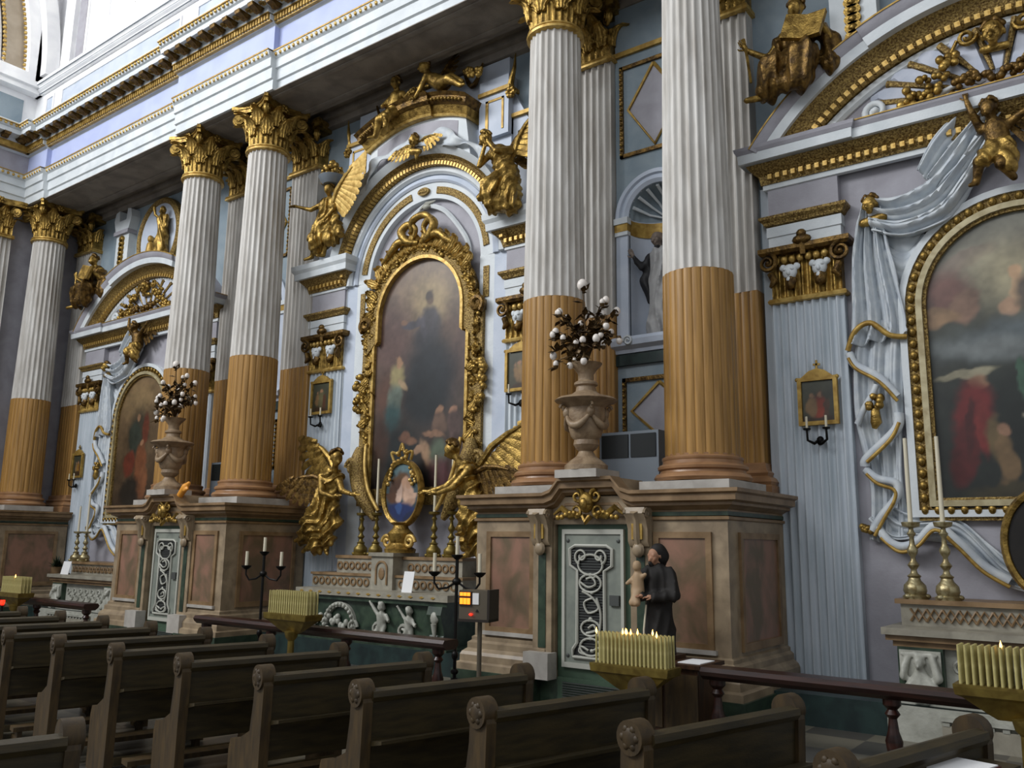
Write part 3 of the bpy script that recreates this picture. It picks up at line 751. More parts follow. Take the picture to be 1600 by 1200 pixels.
# ================================================================ niche bays between the columns
def niche_bay(xl, xr, nm, where, statue=True):
    a, b = xl+.45, xr-.45; xm = (a+b)/2; Y = 11.08; w = .47; zb, zs = 4.62, 6.55
    t = thing(nm, 'pale blue wall with arched niche ' + where, None, (xm, Y, 2.2), kind='structure')
    arch = [(xm-w*math.cos(q), zs+w*math.sin(q)) for q in np.linspace(0, PI, 17)]
    mb = MB(); mb.box(a-.02, xm-w, Y, 11.7, 2.0, 10.4).box(xm+w, b+.02, Y, 11.7, 2.0, 10.4).box(xm-w, xm+w, Y, 11.7, 2.0, zb)
    mb.prism([(xm-w, 10.4)]+arch+[(xm+w, 10.4)], 'y', Y, 11.7)
    mb.build('masonry', 'pale_blue', t)
    # concave niche standing proud of the wall behind
    rec = MB(); n = 12
    rings = [[(xm-w*math.cos(q), Y+.03+.42*math.sin(q), z) for q in np.linspace(0, PI, n+1)] for z in (zb, zs)]
    rec.sheet(rings); rec.build('niche_back', 'white_blue', t, smooth=60)
    sh = MB(); g = []
    for k in range(9):
        e = k/8*PI/2; g.append([(xm-w*math.cos(q)*math.cos(e)*(1-.03*math.sin(q*11)**2), Y+.42*math.sin(q)*math.cos(e)+.03, zs+w*math.sin(e)) for q in np.linspace(0, PI, 45)])
    sh.sheet(g); sh.build('shell_vault', 'pale_blue', t, smooth=50)
    for k in range(7):
        q = PI*(k+1)/8; rb_ = MB(); rb_.tube([(xm-.40*w*math.cos(q)*0, Y+.42, zs+.02), (xm-w*.66*math.cos(q), Y+.03+.30, zs+w*.64*math.sin(q)), (xm-w*.97*math.cos(q), Y+.04, zs+w*.97*math.sin(q))], [.012,.02,.03], 6)
        rb_.build('shell_rib', 'white', t, smooth=60)
    ar = MB(); ar.arc([(w,Y-.02),(w+.05,Y-.06),(w+.12,Y-.04),(w+.14,Y-.08),(w+.2,Y-.08),(w+.2,Y+.02),(w,Y+.02)], xm, zs, 0, PI, 24); ar.build('arch_moulding', 'white_blue', t, smooth=35)
    for s in (-1, 1):
        x0, x1 = sorted((xm+s*w, xm+s*(w+.2)))
        MB().box(x0, x1, Y-.05, Y+.02, zb, zs-.28).build('jamb', 'white_blue', t)
        MB().box(x0-.02, x1+.02, Y-.10, Y+.02, zs-.1, zs).box(x0-.01, x1+.01, Y-.08, Y+.02, zs-.28, zs-.22).build('impost', 'white', t)
        MB().box(x0-.01, x1+.01, Y-.085, Y+.02, zs-.22, zs-.1).build('impost_gilding', 'gold_paint', t)
    ib = MB(); ib.sheet([[(xm-w*math.cos(q), Y+.02+.40*math.sin(q), z) for q in np.linspace(0, PI, n+1)] for z in (zs-.26, zs-.2, zs-.1, zs-.02)]); ib.build('niche_band', 'gold_paint', t, smooth=60)
    sl = MB(); sl.prism([(Y,4.42),(Y-.06,4.42),(Y-.08,4.47),(Y-.16,4.52),(Y-.18,4.60),(Y-.12,4.66),(Y,4.68)], 'x', xm-w-.25, xm+w+.25); sl.build('niche_sill', 'white_blue', t)
    MB().box(xm-w-.22, xm+w+.22, Y-.06, Y, 4.24, 4.40).build('sill_band', 'marble_teal', t)
    for s in (-1, 1):
        MB().tube(spiral((xm+s*(w-.05), Y-.18, 4.58), .08, .015, 1.5, 18, (s,0,0), (0,0,1)), .02, 6).build('scroll', 'white', t, smooth=60)
    for z0, z1 in ((3.05, 4.05), (7.55, 9.1)):
        fr_ = MB()
        for q in ((a+.07, b-.07, z1-.06, z1), (a+.07, b-.07, z0, z0+.06), (a+.07, a+.13, z0, z1), (b-.13, b-.07, z0, z1)): fr_.box(q[0], q[1], Y-.04, Y, q[2], q[3])
        fr_.build('panel_frame', 'gold_dark', t)
        be = MB(); n2 = int((z1-z0)/.085)
        for k in range(n2):
            for x in (a+.10, b-.10): be.ball((x, Y-.05, z0+.05+k*.085), .026, 6, 4)
        tag(be.build('panel_beads', 'gold', t, smooth=50), kind='stuff')
        zm = (z0+z1)/2; hx = (b-a)/2-.22; hz = (z1-z0)/2-.1
        di = MB(); di.tube([(xm, Y-.02, zm+hz), (xm-hx, Y-.02, zm), (xm, Y-.02, zm-hz), (xm+hx, Y-.02, zm), (xm, Y-.02, zm+hz)], .028, 4); di.build('diamond_moulding', 'gold_paint', t)
        MB().prism([(xm, zm+hz), (xm-hx, zm), (xm, zm-hz), (xm+hx, zm)], 'y', Y-.008, Y+.01).build('diamond_field', 'lilac', t)
    MB().box(a-.1, b+.1, Y-.05, Y, 9.28, 9.36).build('string_course', 'gold_paint', t)
    # grey ventilation unit below
    v = thing('ventilation_unit', 'grey box unit with two dark panes ' + where, 'unit', (xm, 10.5, 2.38))
    MB().box(xm-.62, xm+.30, 10.42, 10.80, 2.40, 3.16).build('casing', 'vent_grey', v)
    for q in ((-.58, -.16), (-.12, .26)):
        MB().box(xm+q[0], xm+q[1], 10.405, 10.43, 2.80, 3.12).build('pane', 'vent_dark', v)
    return xm
niche_bay(CX['d'], CX['e'], 'wall_niche', 'between the two nearest columns')
niche_bay(CX['b'], CX['c'], 'wall_niche', 'between the far pair of columns')

# ================================================================ side chapels
def arch_ring(mb, cx, zb, zs, h0, h1, y0, y1, bot=True, n=28):
    # a moulded band between half widths h0 (inner) and h1 (outer): two jambs, round head and sill
    prof = lambda o, i: [(o[0], y0, o[1]), (i[0], y0, i[1]), (i[0], y1, i[1]), (o[0], y1, o[1])]
    rings = [prof((cx-h1, zb-(h1-h0)), (cx-h0, zb))]
    for k in range(n+1):
        a = PI-PI*k/n; rings.append(prof((cx+h1*math.cos(a), zs+h1*math.sin(a)), (cx+h0*math.cos(a), zs+h0*math.sin(a))))
    rings.append(prof((cx+h1, zb-(h1-h0)), (cx+h0, zb)))
    if bot: rings.append(rings[0])
    mb.loops(rings, True, not bot); return mb
def arch_path(cx, zb, zs, h, step, y, bottom=True):
    out = []; L = zs-zb; n = int(L/step)
    out += [(cx-h, y, zb+L*k/n) for k in range(n)]
    m_ = int(PI*h/step); out += [(cx-h*math.cos(PI*k/m_), y, zs+h*math.sin(PI*k/m_)) for k in range(m_+1)]
    out += [(cx+h, y, zs-L*k/n) for k in range(1, n+1)]
    if bottom:
        q = int(2*h/step); out += [(cx+h-2*h*k/q, y, zb) for k in range(1, q)]
    return out
def scatter(mesh_obj, parent, pts, rots=None, scl=None):
    wl = Vector(WL[parent.name]); 
    for k, p in enumerate(pts):
        q = mesh_obj if k == 0 else mesh_obj.copy()
        if k: COL.objects.link(q); q.parent = parent
        q.location = Vector(p)-wl
        if rots: q.rotation_euler = rots[k]
        if scl: q.scale = (scl[k],)*3
def local(mb, name, material, parent, smooth=None):
    o = mb.build(name, material, None, smooth); c = Vector(o.location); o.data.transform(Matrix.Translation(c)); o.location = (0,0,0); o.parent = parent; WL[o.name] = WL[parent.name]
    return o
def altar_pilaster(t, xc, hw, y, ztop, n):
    MB().prism([(xc+a, b) for a, b in pil_poly(hw, y, 11.2, n)], 'z', .03, ztop).build('pilaster_shaft', 'flute_altar', t)
    # gilded Ionic capital with white masks
    z = ztop
    poly = [(xc+a*.98, b-.02) for a, b in pil_poly(hw, y, 11.2, n)]
    c = MB(); c.prism(poly, 'z', z+.06, z+.75); cap_ = c.build('pilaster_capital', 'gold', t)
    a, b = xc-hw, xc+hw
    MB().uwrap(a, b, y, 11.2, [(0,z),(.04,z+.01),(.05,z+.04),(.03,z+.07),(0,z+.08)]).build('astragal', 'gold_bright', cap_)
    for s in (-1, 1):
        v = MB(); x = xc+s*(hw+.01)
        v.tube(spiral((x, y-.10, z+.56), .13, .02, 1.7, 26, (s,0,0), (0,0,1), PI*.5), [.035-.016*k/26 for k in range(27)], 6); v.ball((x, y-.1, z+.56), (.035,.03,.035), 8, 5)
        v.tube([(x-s*.02, y-.06, z+.42), (x-s*.08, y-.07, z+.3), (x-s*.02, y-.09, z+.22)], [.05,.06,.02], 6)
        v.build('volute', 'gold_dark', cap_, smooth=60)
        mk = MB(); mx = xc+s*hw*.42
        mk.ball((mx, y-.06, z+.40), (.10,.07,.11), 10, 7); mk.ball((mx, y-.12, z+.38), (.03,.03,.04), 8, 5)
        for q in (-1, 1): mk.ball((mx+q*.045, y-.115, z+.43), (.028,.02,.022), 6, 5); mk.ball((mx+q*.09, y-.05, z+.47), (.05,.04,.05), 6, 5)
        mk.ball((mx, y-.08, z+.29), (.05,.04,.05), 8, 5)
        mk.build('mask', 'white', cap_, smooth=60)
        lf = MB(); lf.tube([(mx, y-.03, z+.30), (mx, y-.07, z+.2), (mx, y-.10, z+.17)], [.09,.07,.03], 6); lf.build('leaf', 'gold_dark', cap_, smooth=50)
    eg = MB()
    for k in range(8): eg.ball((xc-hw*.8+1.6*hw*k/7, y-.05, z+.58), (.05,.045,.05), 8, 5)
    eg.build('egg_band', 'gold_bright', cap_, smooth=60)
    MB().uwrap(a, b, y, 11.2, [(0,z+.66),(.10,z+.66),(.13,z+.70),(.13,z+.76),(0,z+.78)]).build('abacus', 'gold_dark', cap_)
    fn = MB(); fn.ball((xc, y-.12, z+.80), (.13,.07,.07), 10, 6); fn.ball((xc, y-.13, z+.88), (.07,.05,.06), 8, 5); fn.tube([(xc, y-.1, z+.6), (xc, y-.13, z+.8)], .04, 6)
    fn.build('finial', 'gold_dark', cap_, smooth=60)
    z1 = z+.78
    MB().box(a+.005, b-.005, y+.005, 11.2, z+.74, z+1.24).build('impost_core', 'white', t)
    MB().uwrap(a, b, y, 11.2, [(.012,z1),(.012,z1+.15),(.03,z1+.16),(.03,z1+.30),(0,z1+.30)]).build('impost', 'white', t)
    MB().uwrap(a, b, y, 11.2, [(0,z1+.31),(.05,z1+.32),(.07,z1+.36),(.11,z1+.40),(.11,z1+.44),(0,z1+.45)]).build('impost_moulding', 'gold_relief', t)
    return z1+.45

def dentils(t, x0_, x1_, y, z, size=.055, gap=.105, mt='gold_bright'):
    n = max(1, int((x1_-x0_)/gap)); d = MB().box(-size/2, size/2, -.06, .02, -size*.6, size*.6); o = local(d, 'dentil', mt, t)
    scatter(o, t, [(x0_+(k+.5)*(x1_-x0_)/n, y, z) for k in range(n)])

def side_altarpiece(x0, label):
    t = thing('side_altarpiece', label, 'altarpiece', (x0, 11.0, .03), 'side altarpieces with segmental pediments')
    for s in (-1, 1):
        xc = x0+s*2.41
        altar_pilaster(t, xc, .465, 11.0, 4.80, 9)
        MB().box(*sorted((xc+s*.46, xc+s*.60)), 11.08, 11.2, .03, 6.5).build('back_pilaster', 'flute_altar', t)
        MB().box(xc-.465, xc+.465, 10.995, 11.2, 6.0, 6.52).build('frieze_block', 'lilac', t)
    MB().box(x0-1.96, x0+1.96, 11.12, 11.2, .03, 6.52).build('back_panel', 'lilac', t)
    a, b = x0-2.9, x0+2.9
    MB().uwrap(a, b, 11.0, 11.2, [(0,6.42),(.03,6.43),(.03,6.50),(.05,6.52),(0,6.54)]).build('bed_moulding', 'white', t)
    MB().uwrap(a, b, 11.0, 11.2, [(0,6.50),(.05,6.50),(.07,6.62),(.16,6.70),(.20,6.76),(0,6.76)]).build('gilt_course', 'gold_relief', t)
    MB().uwrap(a, b, 11.0, 11.2, [(0,6.76),(.26,6.76),(.27,6.88),(0,6.90)]).build('corona', 'white', t)
    MB().uwrap(a, b, 11.0, 11.2, [(0,6.88),(.27,6.88),(.30,6.93),(.31,6.97),(0,6.98)]).build('cyma', 'lilac', t)
    MB().uwrap(a, b, 11.0, 11.2, [(0,6.962),(.318,6.962),(.318,6.978),(0,6.985)]).build('gilt_fillet', 'gold_paint', t)
    dentils(t, a+.05, b-.05, 10.93, 6.575)
    for s in (-1, 1):
        c_ = x0+s*2.41; MB().uwrap(c_-.49, c_+.49, 10.95, 11.1, [(0,6.76),(.26,6.76),(.27,6.885),(0,6.89)]).build('cornice_break', 'white', t)
        MB().uwrap(c_-.49, c_+.49, 10.95, 11.1, [(0,6.885),(.275,6.885),(.30,6.93),(.31,6.975),(0,6.985)]).build('cornice_break', 'lilac', t)
    # segmental pediment
    cz, RR = 4.80, 3.66; ha = math.asin(2.98/RR); a0, a1 = PI/2-ha, PI/2+ha
    MB().arc([(3.53,10.70),(3.58,10.66),(3.66,10.64),(3.66,11.2),(3.53,11.2)], x0, cz, a0, a1, 48).build('pediment_cyma', 'lilac', t, smooth=30)
    MB().arc([(3.655,10.63),(3.675,10.63),(3.675,10.75),(3.655,10.75)], x0, cz, a0, a1, 48).build('pediment_gilt_fillet', 'gold_paint', t, smooth=30)
    MB().arc([(3.40,10.72),(3.54,10.70),(3.54,11.2),(3.40,11.2)], x0, cz, a0, a1, 48).build('pediment_corona', 'white', t, smooth=30)
    MB().arc([(3.12,10.96),(3.16,10.92),(3.28,10.88),(3.40,10.78),(3.40,11.2),(3.12,11.2)], x0, cz, a0+.02, a1-.02, 48).build('pediment_gilt_band', 'gold_relief', t, smooth=30)
    MB().arc([(2.98,11.0),(3.02,10.96),(3.10,10.97),(3.10,11.2),(2.98,11.2)], x0, cz, a0+.09, a1-.09, 48).build('pediment_inner_moulding', 'white', t, smooth=30)
    n = 52; d = local(MB().box(-.032,.032,-.06,.04,-.035,.035), 'dentil', 'gold_bright', t)
    angs = [a0+.06+(a1-a0-.12)*k/(n-1) for k in range(n)]
    scatter(d, t, [(x0+3.15*math.cos(q), 10.90, cz+3.15*math.sin(q)) for q in angs], [(0, PI/2-q, 0) for q in angs])
    MB().prism([(x0+3.1*math.cos(q), cz+3.1*math.sin(q)) for q in np.linspace(a0+.13, a1-.13, 40)], 'y', 11.03, 11.2).build('tympanum', 'lilac', t)
    a0b, a1b = PI/2-.42, PI/2+.42      # the cornice steps forward towards the middle
    MB().arc([(3.53,10.64),(3.58,10.60),(3.66,10.58),(3.66,10.8),(3.53,10.8)], x0, cz, a0b, a1b, 24).build('pediment_break', 'lilac', t, smooth=30)
    MB().arc([(3.40,10.66),(3.535,10.64),(3.535,10.8),(3.40,10.8)], x0, cz, a0b, a1b, 24).build('pediment_break', 'white', t, smooth=30)
    MB().arc([(3.657,10.57),(3.678,10.57),(3.678,10.7),(3.657,10.7)], x0, cz, a0b, a1b, 24).build('pediment_gilt_fillet', 'gold_paint', t, smooth=30)
    # scallop shell with gilded ribs
    N = 11
    for k in range(N):
        q = PI*(k+.5)/N; dq = PI/N*.42; pts = []
        ex = lambda r_, g: (x0+r_*1.62*math.cos(g), 7.0+r_*.92*math.sin(g))
        pts = [ex(.22, q-dq), ex(.22, q+dq)]+[ex(.88, q+dq), ex(.97, q+dq*.6), ex(1.0, q), ex(.97, q-dq*.6), ex(.88, q-dq)]
        lo = MB(); m_ = Vector((sum(p_[0] for p_ in pts)/7, 0, sum(p_[1] for p_ in pts)/7)); 
        f1 = [(p_[0], 11.02, p_[1]) for p_ in pts]; f2 = [(m_.x+(p_[0]-m_.x)*.72, 10.95, m_.z+(p_[1]-m_.z)*.86) for p_ in pts]
        lo.loops([f1, f2]); lo.build('shell_lobe', 'shell', t)
    for k in range(N+1):
        q = PI*k/N; e0 = (x0+.3*1.6*math.cos(q), 10.97, 7.0+.3*.92*math.sin(q)); e1 = (x0+.93*1.6*math.cos(q), 10.95, 7.0+.93*.92*math.sin(q))
        MB().tube([e0, e1], [.025, .045], 6).build('shell_rib', 'gold_relief', t, smooth=50)
    for s in (-1, 1):
        v = MB(); v.tube(spiral((x0+s*1.40, 10.92, 7.12), .15, .02, 1.6, 24, (s,0,0), (0,0,1), -PI/2), [.05-.001*k for k in range(25)], 8); v.tube([(x0+s*1.40, 10.92, 6.98), (x0+s*.9, 10.93, 7.05), (x0+s*.45, 10.95, 7.2)], [.05,.04,.03], 8)
        v.ball((x0+s*1.4, 10.9, 7.12), .05, 8, 6); v.build('scroll', 'white', t, smooth=60)
        g = MB(); rn = random.Random(5)
        for k in range(42):
            u_ = k/41; p_ = Vector((x0+s*(1.05-.62*u_), 10.86, 7.05+.48*u_)); w_ = .07+.07*math.sin(PI*u_)
            g.ball(p_+Vector((rn.uniform(-w_,w_), rn.uniform(-.05,.03), rn.uniform(-w_,w_))), rn.uniform(.035,.06), 7, 5)
        g.build('fruit_garland', 'gold', t, smooth=60)
        g = MB()
        for k in range(26):
            u_ = k/25; p_ = Vector((x0+s*(.05+.42*u_), 10.84, 7.08+.12*math.sin(PI*u_))); w_ = .07
            g.ball(p_+Vector((rn.uniform(-w_,w_), rn.uniform(-.05,.03), rn.uniform(-w_,w_))), rn.uniform(.035,.055), 7, 5)
        g.build('fruit_garland', 'gold_dark', t, smooth=60)
        v = MB(); v.tube(spiral((x0+s*.30, 10.88, 7.74), .11, .02, 1.5, 20, (s,0,0), (0,0,1), PI), .028, 6); v.tube([(x0+s*.41, 10.9, 7.74), (x0+s*.5, 10.93, 7.6), (x0+s*.62, 10.95, 7.55)], .025, 6); v.build('head_scroll', 'gold', t, smooth=60)
    hc = (x0-.02, 10.86, 7.68)
    sculpt('cherub_head', head_caps(hc, (-.1,-1,-.25), 1.25)+[((x0-.14,10.9,7.52),(x0+.10,10.9,7.50),.05,.05)], 'gold', t, .018)
    sculpt('cherub_hair', hair_caps(hc, (-.1,-1,-.25), 1.3), 'gold_dark', t, .018)
    # attic piers with gilded discs and the oval medallion
    for s in (-1, 1):
        x = x0+s*1.62
        MB().box(x-.30, x+.30, 11.0, 11.2, 7.9, 9.5).prism([(x-.30,9.5),(x+.30,9.5),(x+.42,9.85),(x+.36,10.06),(x+.2,10.1),(x+.16,9.8),(x-.16,9.8),(x-.2,10.1),(x-.36,10.06),(x-.42,9.85)], 'y', 10.96, 11.2).build('attic_pier', 'white', t)
        MB().box(x-.34, x+.34, 10.93, 11.2, 9.42, 9.52).build('attic_pier_band', 'lilac', t)
        dd = MB(); dd.prism([(.11*math.cos(q), .085*math.sin(q)) for q in np.linspace(0, 2*PI, 17)[:-1]], 'y', -.03, .01); dd.ball((0,-.03,0), (.06,.03,.045), 8, 5)
        o = local(dd, 'gilt_disc', 'gold', t, 50); scatter(o, t, [(x, 10.99, 8.30+k*.125) for k in range(9)])
    md = MB(); md.loops([[(x0+.95*c_*math.cos(q), y_, 9.05+1.02*c_*math.sin(q)) for q in np.linspace(0, 2*PI, 41)[:-1]] for c_, y_ in ((1,11.2),(1,11.05),(.95,11.0),(.86,11.02),(.84,11.08))]); md.build('medallion_rim', 'gold_relief', t, smooth=40)
    md = MB(); md.prism([(x0+.82*math.cos(q), 9.05+.88*math.sin(q)) for q in np.linspace(0, 2*PI, 33)[:-1]], 'y', 11.06, 11.2); md.build('medallion_field', 'white_blue', t)
    mf = MB(); rn = random.Random(9)
    for bx, bz in ((-.25,8.75),(.10,8.7)):
        mf.cap((x0+bx,11.03,bz-.25), (x0+bx,11.02,bz+.1), .15, .10); mf.cap((x0+bx,11.0,bz+.25), (x0+bx,11.0,bz+.29), .075, .07)
        for k in range(6): mf.ball((x0+bx+rn.uniform(-.2,.2), 11.02, bz-.3+rn.uniform(0,.2)), .08, 7, 5)
    mf.build('medallion_relief', 'gold_paint', t, smooth=60)
    q = P((x0+.42, 10.92, 8.42))
    sculpt('standing_figure', head_caps(q(0,-.04,1.16), (-.4,-1,-.2), .9)+[(q(0,0,.5), q(0,-.02,.95), .15, .14), (q(-.12,0,.98), q(.13,0,.98), .065, .065), (q(-.13,0,.96), q(-.26,-.08,1.1), .055, .045), (q(-.26,-.08,1.1), q(-.3,-.1,1.3), .04, .03), (q(.13,0,.96), q(.18,-.06,.7), .055, .045), (q(0,0,.5), q(.02,0,.05), .16, .18), (q(-.05,-.06,.4), q(-.08,-.04,.05), .1, .1)], 'gold', t, .02, ((10,4,1),(2,2,4),.016))
    return t
RX, LX = -1.03, -19.41
sa = side_altarpiece(RX, 'large white side altarpiece with gilded curved pediment at the right edge')
copy_tree(sa, (LX-RX, 0, 0), 'small-looking far side altarpiece with curved pediment near the end wall')

def side_painting(x0, label, layers, seed):
    t = thing('altar_painting', label, 'painting', (x0, 11.05, 2.0), 'arched side altar paintings')
    arch_ring(MB(), x0, 2.06, 4.48, 1.24, 1.32, 11.0, 11.12).build('outer_moulding', 'white', t, smooth=30)
    arch_ring(MB(), x0, 2.06+.02, 4.48, 1.11, 1.25, 11.03, 11.12).build('gilt_groove', 'gold_relief', t, smooth=30)
    arch_ring(MB(), x0, 2.17, 4.48, 1.05, 1.12, 10.98, 11.12).build('inner_moulding', 'cream_gold', t, smooth=30)
    arch_ring(MB(), x0, 2.20, 4.48, 1.01, 1.05, 11.02, 11.12).build('sight_edge', 'gold_relief', t, smooth=30)
    b = MB().ball((0,0,0), (.045,.035,.055), 8, 6); o = local(b, 'gilt_bead', 'gold', t, 60)
    scatter(o, t, arch_path(x0, 2.06, 4.48, 1.18, .135, 11.01))
    canvas('canvas', x0, 11.07, 2.2, 4.48, 1.02, 1.02, layers, t, seed=seed)
    return t
side_painting(RX, 'arched oil painting with a kneeling red-robed figure at the right edge', [
    ('grad', 2.2, 5.5, (.10,.12,.11), (.26,.27,.24)),
    E(-.1,5.0,.75,.45,(.44,.43,.38),0,.7), E(-.55,5.0,.35,.12,(.42,.38,.34),20), E(.45,4.9,.4,.4,(.34,.30,.26),0,.5), E(-.1,4.75,.35,.35,(.55,.52,.42),0,.8),
    E(-.75,4.6,.25,.28,(.42,.30,.27),20,.5), E(-.6,4.45,.14,.22,(.46,.36,.30),-30), E(-.85,4.35,.2,.12,(.50,.40,.30)), E(-.05,4.55,.09,.2,(.66,.55,.43),-10), E(-.06,4.76,.07,.08,(.66,.54,.42)), E(-.15,4.35,.1,.1,(.58,.47,.38)), E(.2,4.5,.3,.25,(.30,.27,.24)),
    E(0,4.05,.95,.20,(.30,.33,.34),8,.6), E(-.3,3.9,.6,.14,(.40,.42,.42),-6,.6), E(.5,4.1,.4,.2,(.26,.29,.30),0,.6),
    E(0,3.1,.95,.65,(.09,.11,.10),0,.6), E(-.65,3.62,.30,.05,(.50,.48,.40),12), E(-.52,3.55,.10,.09,(.46,.36,.28)), E(-.60,3.15,.20,.42,(.36,.11,.11),-8,.3), E(-.72,2.75,.16,.4,(.28,.09,.09),-14), E(-.5,2.95,.08,.3,(.40,.14,.13)), E(-.66,3.0,.05,.35,(.24,.08,.08),-10), E(-.38,2.85,.10,.25,(.36,.30,.20)), E(-.3,2.62,.10,.32,(.40,.32,.22)), E(-.28,2.98,.07,.08,(.50,.38,.30)), E(.05,3.12,.16,.04,(.58,.55,.48),-10),
    E(-.1,3.55,.05,.25,(.20,.30,.24)), E(.35,3.45,.2,.3,(.14,.24,.17)), E(.1,2.28,.8,.10,(.20,.18,.12))], 11)
side_painting(LX, 'arched dark oil painting with figures in red over the far left altar', [
    ('grad', 2.2, 5.5, (.16,.12,.09), (.42,.34,.24)),
    E(-.1,4.9,.7,.4,(.46,.38,.26),0,.7), E(-.1,4.1,.4,.6,(.20,.18,.14),0,.5), E(-.25,4.0,.25,.4,(.16,.19,.16)), E(.2,4.2,.14,.4,(.36,.18,.12)), E(.1,3.3,.25,.5,(.40,.24,.15)), E(-.4,3.4,.25,.3,(.36,.16,.11)), E(.25,2.9,.2,.4,(.44,.28,.18)), E(-.3,2.7,.4,.35,(.12,.11,.09)), E(-.15,4.5,.08,.09,(.50,.38,.28)), E(.1,3.85,.07,.09,(.52,.38,.28))], 23)

def cloth(name, rows, nf, y, amp, material, parent, n=44, sub=8, ph=.9):
    g = []; T = len(rows)-1
    for k in range(T*sub+1):
        t_ = k/sub; i = min(int(t_), T-1); f_ = t_-i
        A_, B_, C_, D_ = rows[max(i-1, 0)], rows[i], rows[i+1], rows[min(i+2, T)]
        r_ = [.5*(2*B_[q]+(C_[q]-A_[q])*f_+(2*A_[q]-5*B_[q]+4*C_[q]-D_[q])*f_*f_+(3*B_[q]-A_[q]-3*C_[q]+D_[q])*f_**3) for q in range(4)]
        row = []
        for j in range(n+1):
            u_ = j/n; w_ = 2*PI*nf*u_+ph*math.sin(t_*1.7)
            row.append((r_[0]+(r_[2]-r_[0])*u_, y-amp*(.5+.5*math.sin(w_))-.35*amp*abs(math.sin(w_*1.7+1)), r_[1]+(r_[3]-r_[1])*u_+.02*math.sin(w_)))
        g.append(row)
    mb = MB(); mb.sheet(g); o = mb.build(name, material, parent, smooth=70, fix=False)
    s = o.modifiers.new('thickness', 'SOLIDIFY'); s.thickness = .02; s.offset = 1
    return o
def curtain(x0, label):
    D = x0-RX
    t = thing('stucco_curtain', label, 'curtain', (x0-1.6, 11.05, 1.6), 'white stucco curtains with gilded hems')
    sh = lambda L: [(a+D, b, c+D, d) for a, b, c, d in L]
    cloth('fall', sh([(-2.68,5.92,-2.48,5.92), (-2.80,5.4,-2.40,5.4), (-2.88,4.8,-2.32,4.8), (-2.93,4.3,-2.27,4.35), (-2.95,4.10,-2.26,4.18)]), 3.2, 11.08, .13, 'stucco', t)
    cloth('lower_fall', sh([(-2.85,4.4,-2.30,4.4), (-2.92,3.75,-2.36,3.75), (-2.94,3.1,-2.40,3.1), (-2.84,2.5,-2.44,2.5), (-2.82,2.0,-2.42,2.0), (-2.85,1.7,-2.42,1.72)]), 2.6, 11.12, .08, 'stucco', t)
    cloth('swag', sh([(-2.62,5.98,-2.58,5.55), (-2.30,5.88,-2.2,5.38), (-1.95,5.98,-1.75,5.50), (-1.62,6.28,-1.45,5.85), (-1.30,6.72,-1.10,6.3)]), 3.0, 11.06, .17, 'stucco', t)
    cloth('under_swag', sh([(-2.55,5.85,-2.45,4.9), (-2.25,5.55,-2.25,4.6), (-2.0,5.7,-1.98,5.2)]), 2.0, 11.12, .05, 'stucco', t)
    cloth('upper_swag', sh([(-1.35,6.9,-1.0,6.75), (-1.75,6.55,-1.45,6.2), (-2.0,6.20,-1.8,5.95)]), 2.0, 11.0, .14, 'stucco', t)
    cloth('bottom_swag', sh([(-2.86,1.95,-2.60,2.1), (-2.60,1.72,-2.40,2.0), (-2.30,1.72,-2.20,1.98), (-1.9,1.65,-1.85,1.95), (-1.5,1.25,-1.42,1.5), (-1.2,1.15,-1.1,1.4)]), 2.0, 11.10, .08, 'stucco', t)
    def trim(name, pts, r_, m_):
        # smooth the polyline so the hem reads as rolled cloth
        P_ = [Vector(p_) for p_ in pts]; out = []
        for i in range(len(P_)-1):
            a = P_[max(i-1,0)]; b = P_[i]; c = P_[i+1]; d = P_[min(i+2,len(P_)-1)]
            for k in range(6):
                u_ = k/6; out.append(.5*((2*b)+(c-a)*u_+(2*a-5*b+4*c-d)*u_*u_+(3*b-a-3*c+d)*u_**3))
        out.append(P_[-1]); MB().tube([(p_.x+D, p_.y, p_.z) for p_ in out], r_, 7).build(name, m_, t, smooth=60)
    trim('gilded_hem', [(-2.96,10.96,4.05), (-2.85,10.93,4.28), (-2.66,10.92,4.36), (-2.45,10.93,4.18), (-2.26,10.96,4.14)], .035, 'gold_paint')
    trim('rolled_hem', [(-2.95,10.98,4.02), (-2.88,10.97,3.86), (-2.62,10.95,3.68), (-2.42,10.98,3.42)], .055, 'stucco')
    trim('gilded_hem', [(-2.95,10.93,3.95), (-2.86,10.92,3.80), (-2.60,10.90,3.61), (-2.41,10.93,3.36)], .022, 'gold_paint')
    trim('rolled_hem', [(-2.42,10.98,3.22), (-2.46,10.97,3.02), (-2.80,10.96,2.70), (-2.84,10.97,2.60)], .06, 'stucco')
    trim('gilded_hem', [(-2.41,10.93,3.10), (-2.52,10.92,2.90), (-2.80,10.91,2.64)], .024, 'gold_paint')
    trim('rolled_hem', [(-2.84,10.97,2.56), (-2.70,10.96,2.44), (-2.50,10.97,2.38), (-2.50,10.97,2.22), (-2.68,10.97,2.0), (-2.80,10.97,1.82)], .05, 'stucco')
    trim('gilded_hem', [(-2.82,10.93,2.50), (-2.70,10.92,2.38), (-2.52,10.93,2.30), (-2.52,10.93,2.18), (-2.64,10.93,1.98), (-2.77,10.93,1.76)], .022, 'gold_paint')
    trim('rolled_hem', [(-2.74,10.98,1.86), (-2.62,10.95,1.70), (-2.48,10.95,1.64), (-2.30,10.95,1.70), (-2.1,10.96,1.88), (-1.9,10.96,1.72), (-1.65,10.96,1.45), (-1.40,10.97,1.28)], .055, 'stucco')
